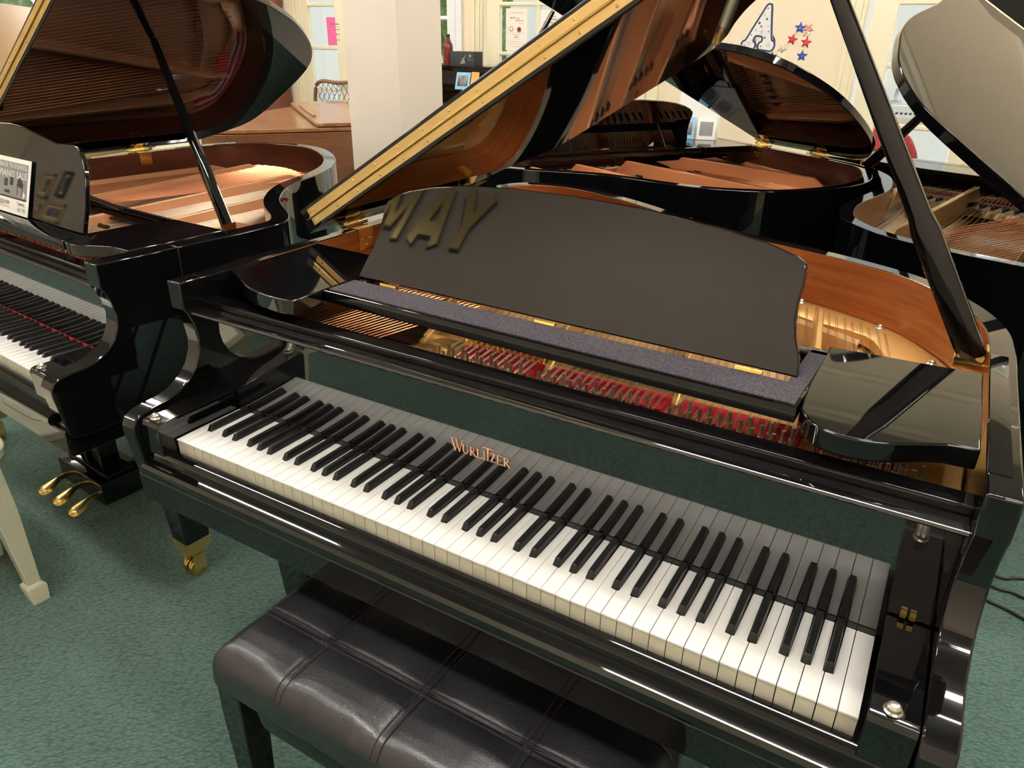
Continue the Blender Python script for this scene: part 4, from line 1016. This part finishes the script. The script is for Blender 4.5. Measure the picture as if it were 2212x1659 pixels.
kt = thing('digital_piano', 'white keyboard instrument under the console beyond the right door', 'piano', (.85, 5.62, -.06))
b = nb(); box(b, -.45, .75, -.13, .14, .93, 1.0, b=.006); box(b, -.43, .73, .05, .14, 1.0, 1.06, b=.004); obj('case', b, trimw, kt)
b = nb(); box(b, -.40, .70, -.12, -.0, 1.0, 1.012); obj('white_key_bank', b, white_k, kt, stuff=True)
b = nb()
for i in range(36): box(b, -.39+.03*i, -.375+.03*i, -.07, 0, 1.012, 1.022)
obj('black_key_bank', b, ebony, kt, stuff=True)
for x in (-.4, .7):
    b = nb(); box(b, x-.02, x+.02, -.1, .1, 0, .93, b=.003); obj('leg', b, trimw, kt)
vt = thing('velvet_chair', 'red velvet chair with patterned round back beyond the right door', 'chair', (.66, 5.12, -.06))
b = nb(); n0 = bmesh.ops.create_icosphere(b, subdivisions=4, radius=1)
for v in n0['verts']: v.co = Vector((v.co.x*.24, .10+v.co.y*.07+.02*v.co.z, .74+v.co.z*.20+.01*math.sin(v.co.x*12)))
obj('backrest', b, velvet, vt, ang=180)
b = nb(); lathe(b, [(.0, .48), (.20, .475), (.235, .44), (.23, .40), (0, .39)], (0, -.1, 0), 28); obj('seat', b, velvet, vt, ang=70)
b = nb(); lathe(b, [(.0, .97), (.02, .965), (.03, .945), (.018, .925), (0, .92)], (.0, .1, 0), 14); obj('finial', b, velvet, vt)
for x in (-.16, .16):
    for y in (-.22, .06):
        b = nb(); tube(b, [(x, y, .42), (x*1.1, y*1.05, 0)], [.018, .011], 8); obj('leg', b, walnut_d, vt)

# ------------------------------------------------------------------ cards on and behind the pianos
lean('flyer_board', 'white board standing beside the desk of the piano behind', 'board', .06, .19, .25, 2.86, .9995, paper, 6, R(12))
lean('flyer', 'grey photo flyer leaning on the white board', 'flyer', .012, .085, .098, 2.826, .9995, bluep, 14, R(12), m2=photo_m, grp='flyers on the piano behind')
lean('flyer', 'black and white printed flyer leaning on the board, right of the photo flyer', 'flyer', .106, .085, .098, 2.846, .9995, paper, 14, R(12), m2=ink_g, grp='flyers on the piano behind')
fc = thing('folded_card', 'small white folded card standing on the shelf of the piano behind', 'card', (-.03, 2.50, .997), R(30))
b = nb(); prism(b, [(-.012, 0), (.012, 0), (.012, .085), (-.012, .085)], lambda p: (p[0], p[1]*.15, p[1]), lambda p: (p[0], p[1]*.15+.0015, p[1])); obj('front_leaf', b, paper, fc)
# sale flyer on the left desk (desk frame of the left piano)
import mathutils
T_, a_ = (-1.754, .155), R(-5)
xs = [.385, .5775]; ta2 = R(18); w_ = xs[1]-xs[0]
ca_, sa_ = math.cos(a_), math.sin(a_)
lx_, ly_ = .702, .2135
fy = thing('sale_flyer', 'black and white piano sale flyer with handwritten price on the left desk', 'flyer', (T_[0]+lx_*ca_-ly_*sa_, T_[1]+lx_*sa_+ly_*ca_, .973), a_)
h_ = .148
Mx = lambda d: (lambda p: (p[0], p[1]*math.sin(ta2)-d*math.cos(ta2), p[1]*math.cos(ta2)+d*math.sin(ta2)))
b = nb(); prism(b, [(-w_/2, 0), (w_/2, 0), (w_/2, h_), (-w_/2, h_)], Mx(0.0005), Mx(.002)); obj('sheet', b, paper, fy)
b = nb(); prism(b, [(-w_/2+.012, .045), (w_/2-.012, .045), (w_/2-.012, h_-.012), (-w_/2+.012, h_-.012)], Mx(.0021), Mx(.0025)); obj('printed_panel', b, ink_g, fy)
for s, xx, zz, sz, mi_ in (('BACK TO SCHOOL', 0, .121, .0165, paper), ('PIANO SALE', 0, .096, .0255, paper), ('$28,999', -.04, .020, .017, ink), ('Yamaha', .055, .026, .014, ink), ('GC1 PE', .06, .010, .014, ink)):
    b = nb(); text_bm(b, s, lambda p: Mx(.0030)((xx+p[0], zz+p[1])), sz, align='CENTER', maxw=None if sz < .016 or s[0] == '$' else w_*.83); obj('print_line', b, mi_, fy)
b = nb()
for (x, z, q, r_) in ((-.05, .07, .02, .02), (-.015, .075, .018, .022), (-.045, .052, .03, .008)): prism(b, [(x, z), (x+q, z), (x+q, z+r_), (x, z+r_)], Mx(.0027), Mx(.0030))
obj('picture_upright', b, ink, fy)
b = nb(); prism(b, [(.025, .075), (.06, .072), (.062, .082), (.045, .098), (.03, .094)], Mx(.0027), Mx(.0030)); prism(b, [(.028, .074), (.031, .074), (.03, .052), (.028, .052)], Mx(.0027), Mx(.0030)); prism(b, [(.055, .073), (.058, .073), (.057, .052), (.055, .052)], Mx(.0027), Mx(.0030)); obj('picture_grand', b, ink, fy)
b = nb(); prism(b, [(-w_/2+.012, .040), (w_/2-.012, .040), (w_/2-.012, .0445), (-w_/2+.012, .0445)], Mx(.0021), Mx(.0025)); obj('key_strip', b, ink, fy)
b = nb(); prism(b, [(-w_/2+.01, .0145), (-.01, .0145), (-.01, .0153), (-w_/2+.01, .0153)], Mx(.0021), Mx(.0025)); obj('ruled_line', b, ink, fy)
b = nb(); prism(b, [(.066, .044), (.078, .056), (.064, .064)], Mx(.0027), Mx(.0030)); obj('picture_arrow', b, paper, fy)

# ------------------------------------------------------------------ cables on the carpet at the right
CB = [([(1.30, 1.60), (1.42, 1.545), (1.554, 1.498), (1.616, 1.529), (1.85, 1.60), (2.3, 1.55)], 'uppermost of three black cables on the carpet at the right edge'),
      ([(1.30, 1.50), (1.45, 1.47), (1.543, 1.437), (1.58, 1.44), (1.613, 1.43), (1.80, 1.36), (2.3, 1.2)], 'middle one of three black cables on the carpet at the right edge'),
      ([(1.30, 1.42), (1.43, 1.40), (1.526, 1.362), (1.57, 1.35), (1.611, 1.329), (1.75, 1.24), (2.3, 1.0)], 'lowest of three black cables on the carpet at the right edge')]
for pts, lab in CB:
    b = nb(); tube(b, catmull([(x, y, .005) for x, y in pts], 6), .0045, 8); tag(obj('cable', b, rubber), lab, 'cable', 'black cables on the carpet')

# far left bronze lid of another grand
gt = thing('grand_piano', 'bronze brown grand piano with raised lid at the top left corner', 'piano', (-5.0, 2.1, 0), 0, 'grand pianos on the shop floor')
OF = catmull([(-1.35, -.35), (-1.5, -.1), (-1.45, .25), (-1.1, .55), (-.6, .55), (-.1, .62), (.4, .75), (.9, .75), (1.15, .6)], 6)
b = nb(); P = OF+[(1.3, -.35)]
pz(b, P, .66, .95); obj('case', b, bronze, gt, bev=.006)
b = nb()
LPf = [(-1.35, -.36, .965), (1.3, -.36, .965), (1.22, .30, 1.24), (.8, .35, 1.40), (.02, .42, 1.60), (-.6, .45, 1.62), (-1.2, .38, 1.60), (-1.5, -.05, 1.25)]
LPf = [(x, y, .965+(y+.36)*.76) for x, y, z in LPf]
vv = [b.verts.new(p) for p in LPf]; v2 = [b.verts.new((p[0], p[1]-.016, p[2]+.02)) for p in LPf]; n = len(vv)
b.faces.new(vv[::-1]); b.faces.new(v2)
for i in range(n): b.faces.new((vv[i], vv[(i+1) % n], v2[(i+1) % n], v2[i]))
obj('lid', b, bronze, gt, bev=.004)
b = nb(); tube(b, [(.6, .55, .95), (.35, .34, 1.50)], .014, 8); obj('lid_prop', b, bronze, gt)
for (x, y) in ((1.0, -.2), (1.0, .6), (-1.1, .1)):
    b = nb(); tube(b, [(x, y, .66), (x, y, .0)], [.06, .035], 10); obj('leg', b, bronze, gt)
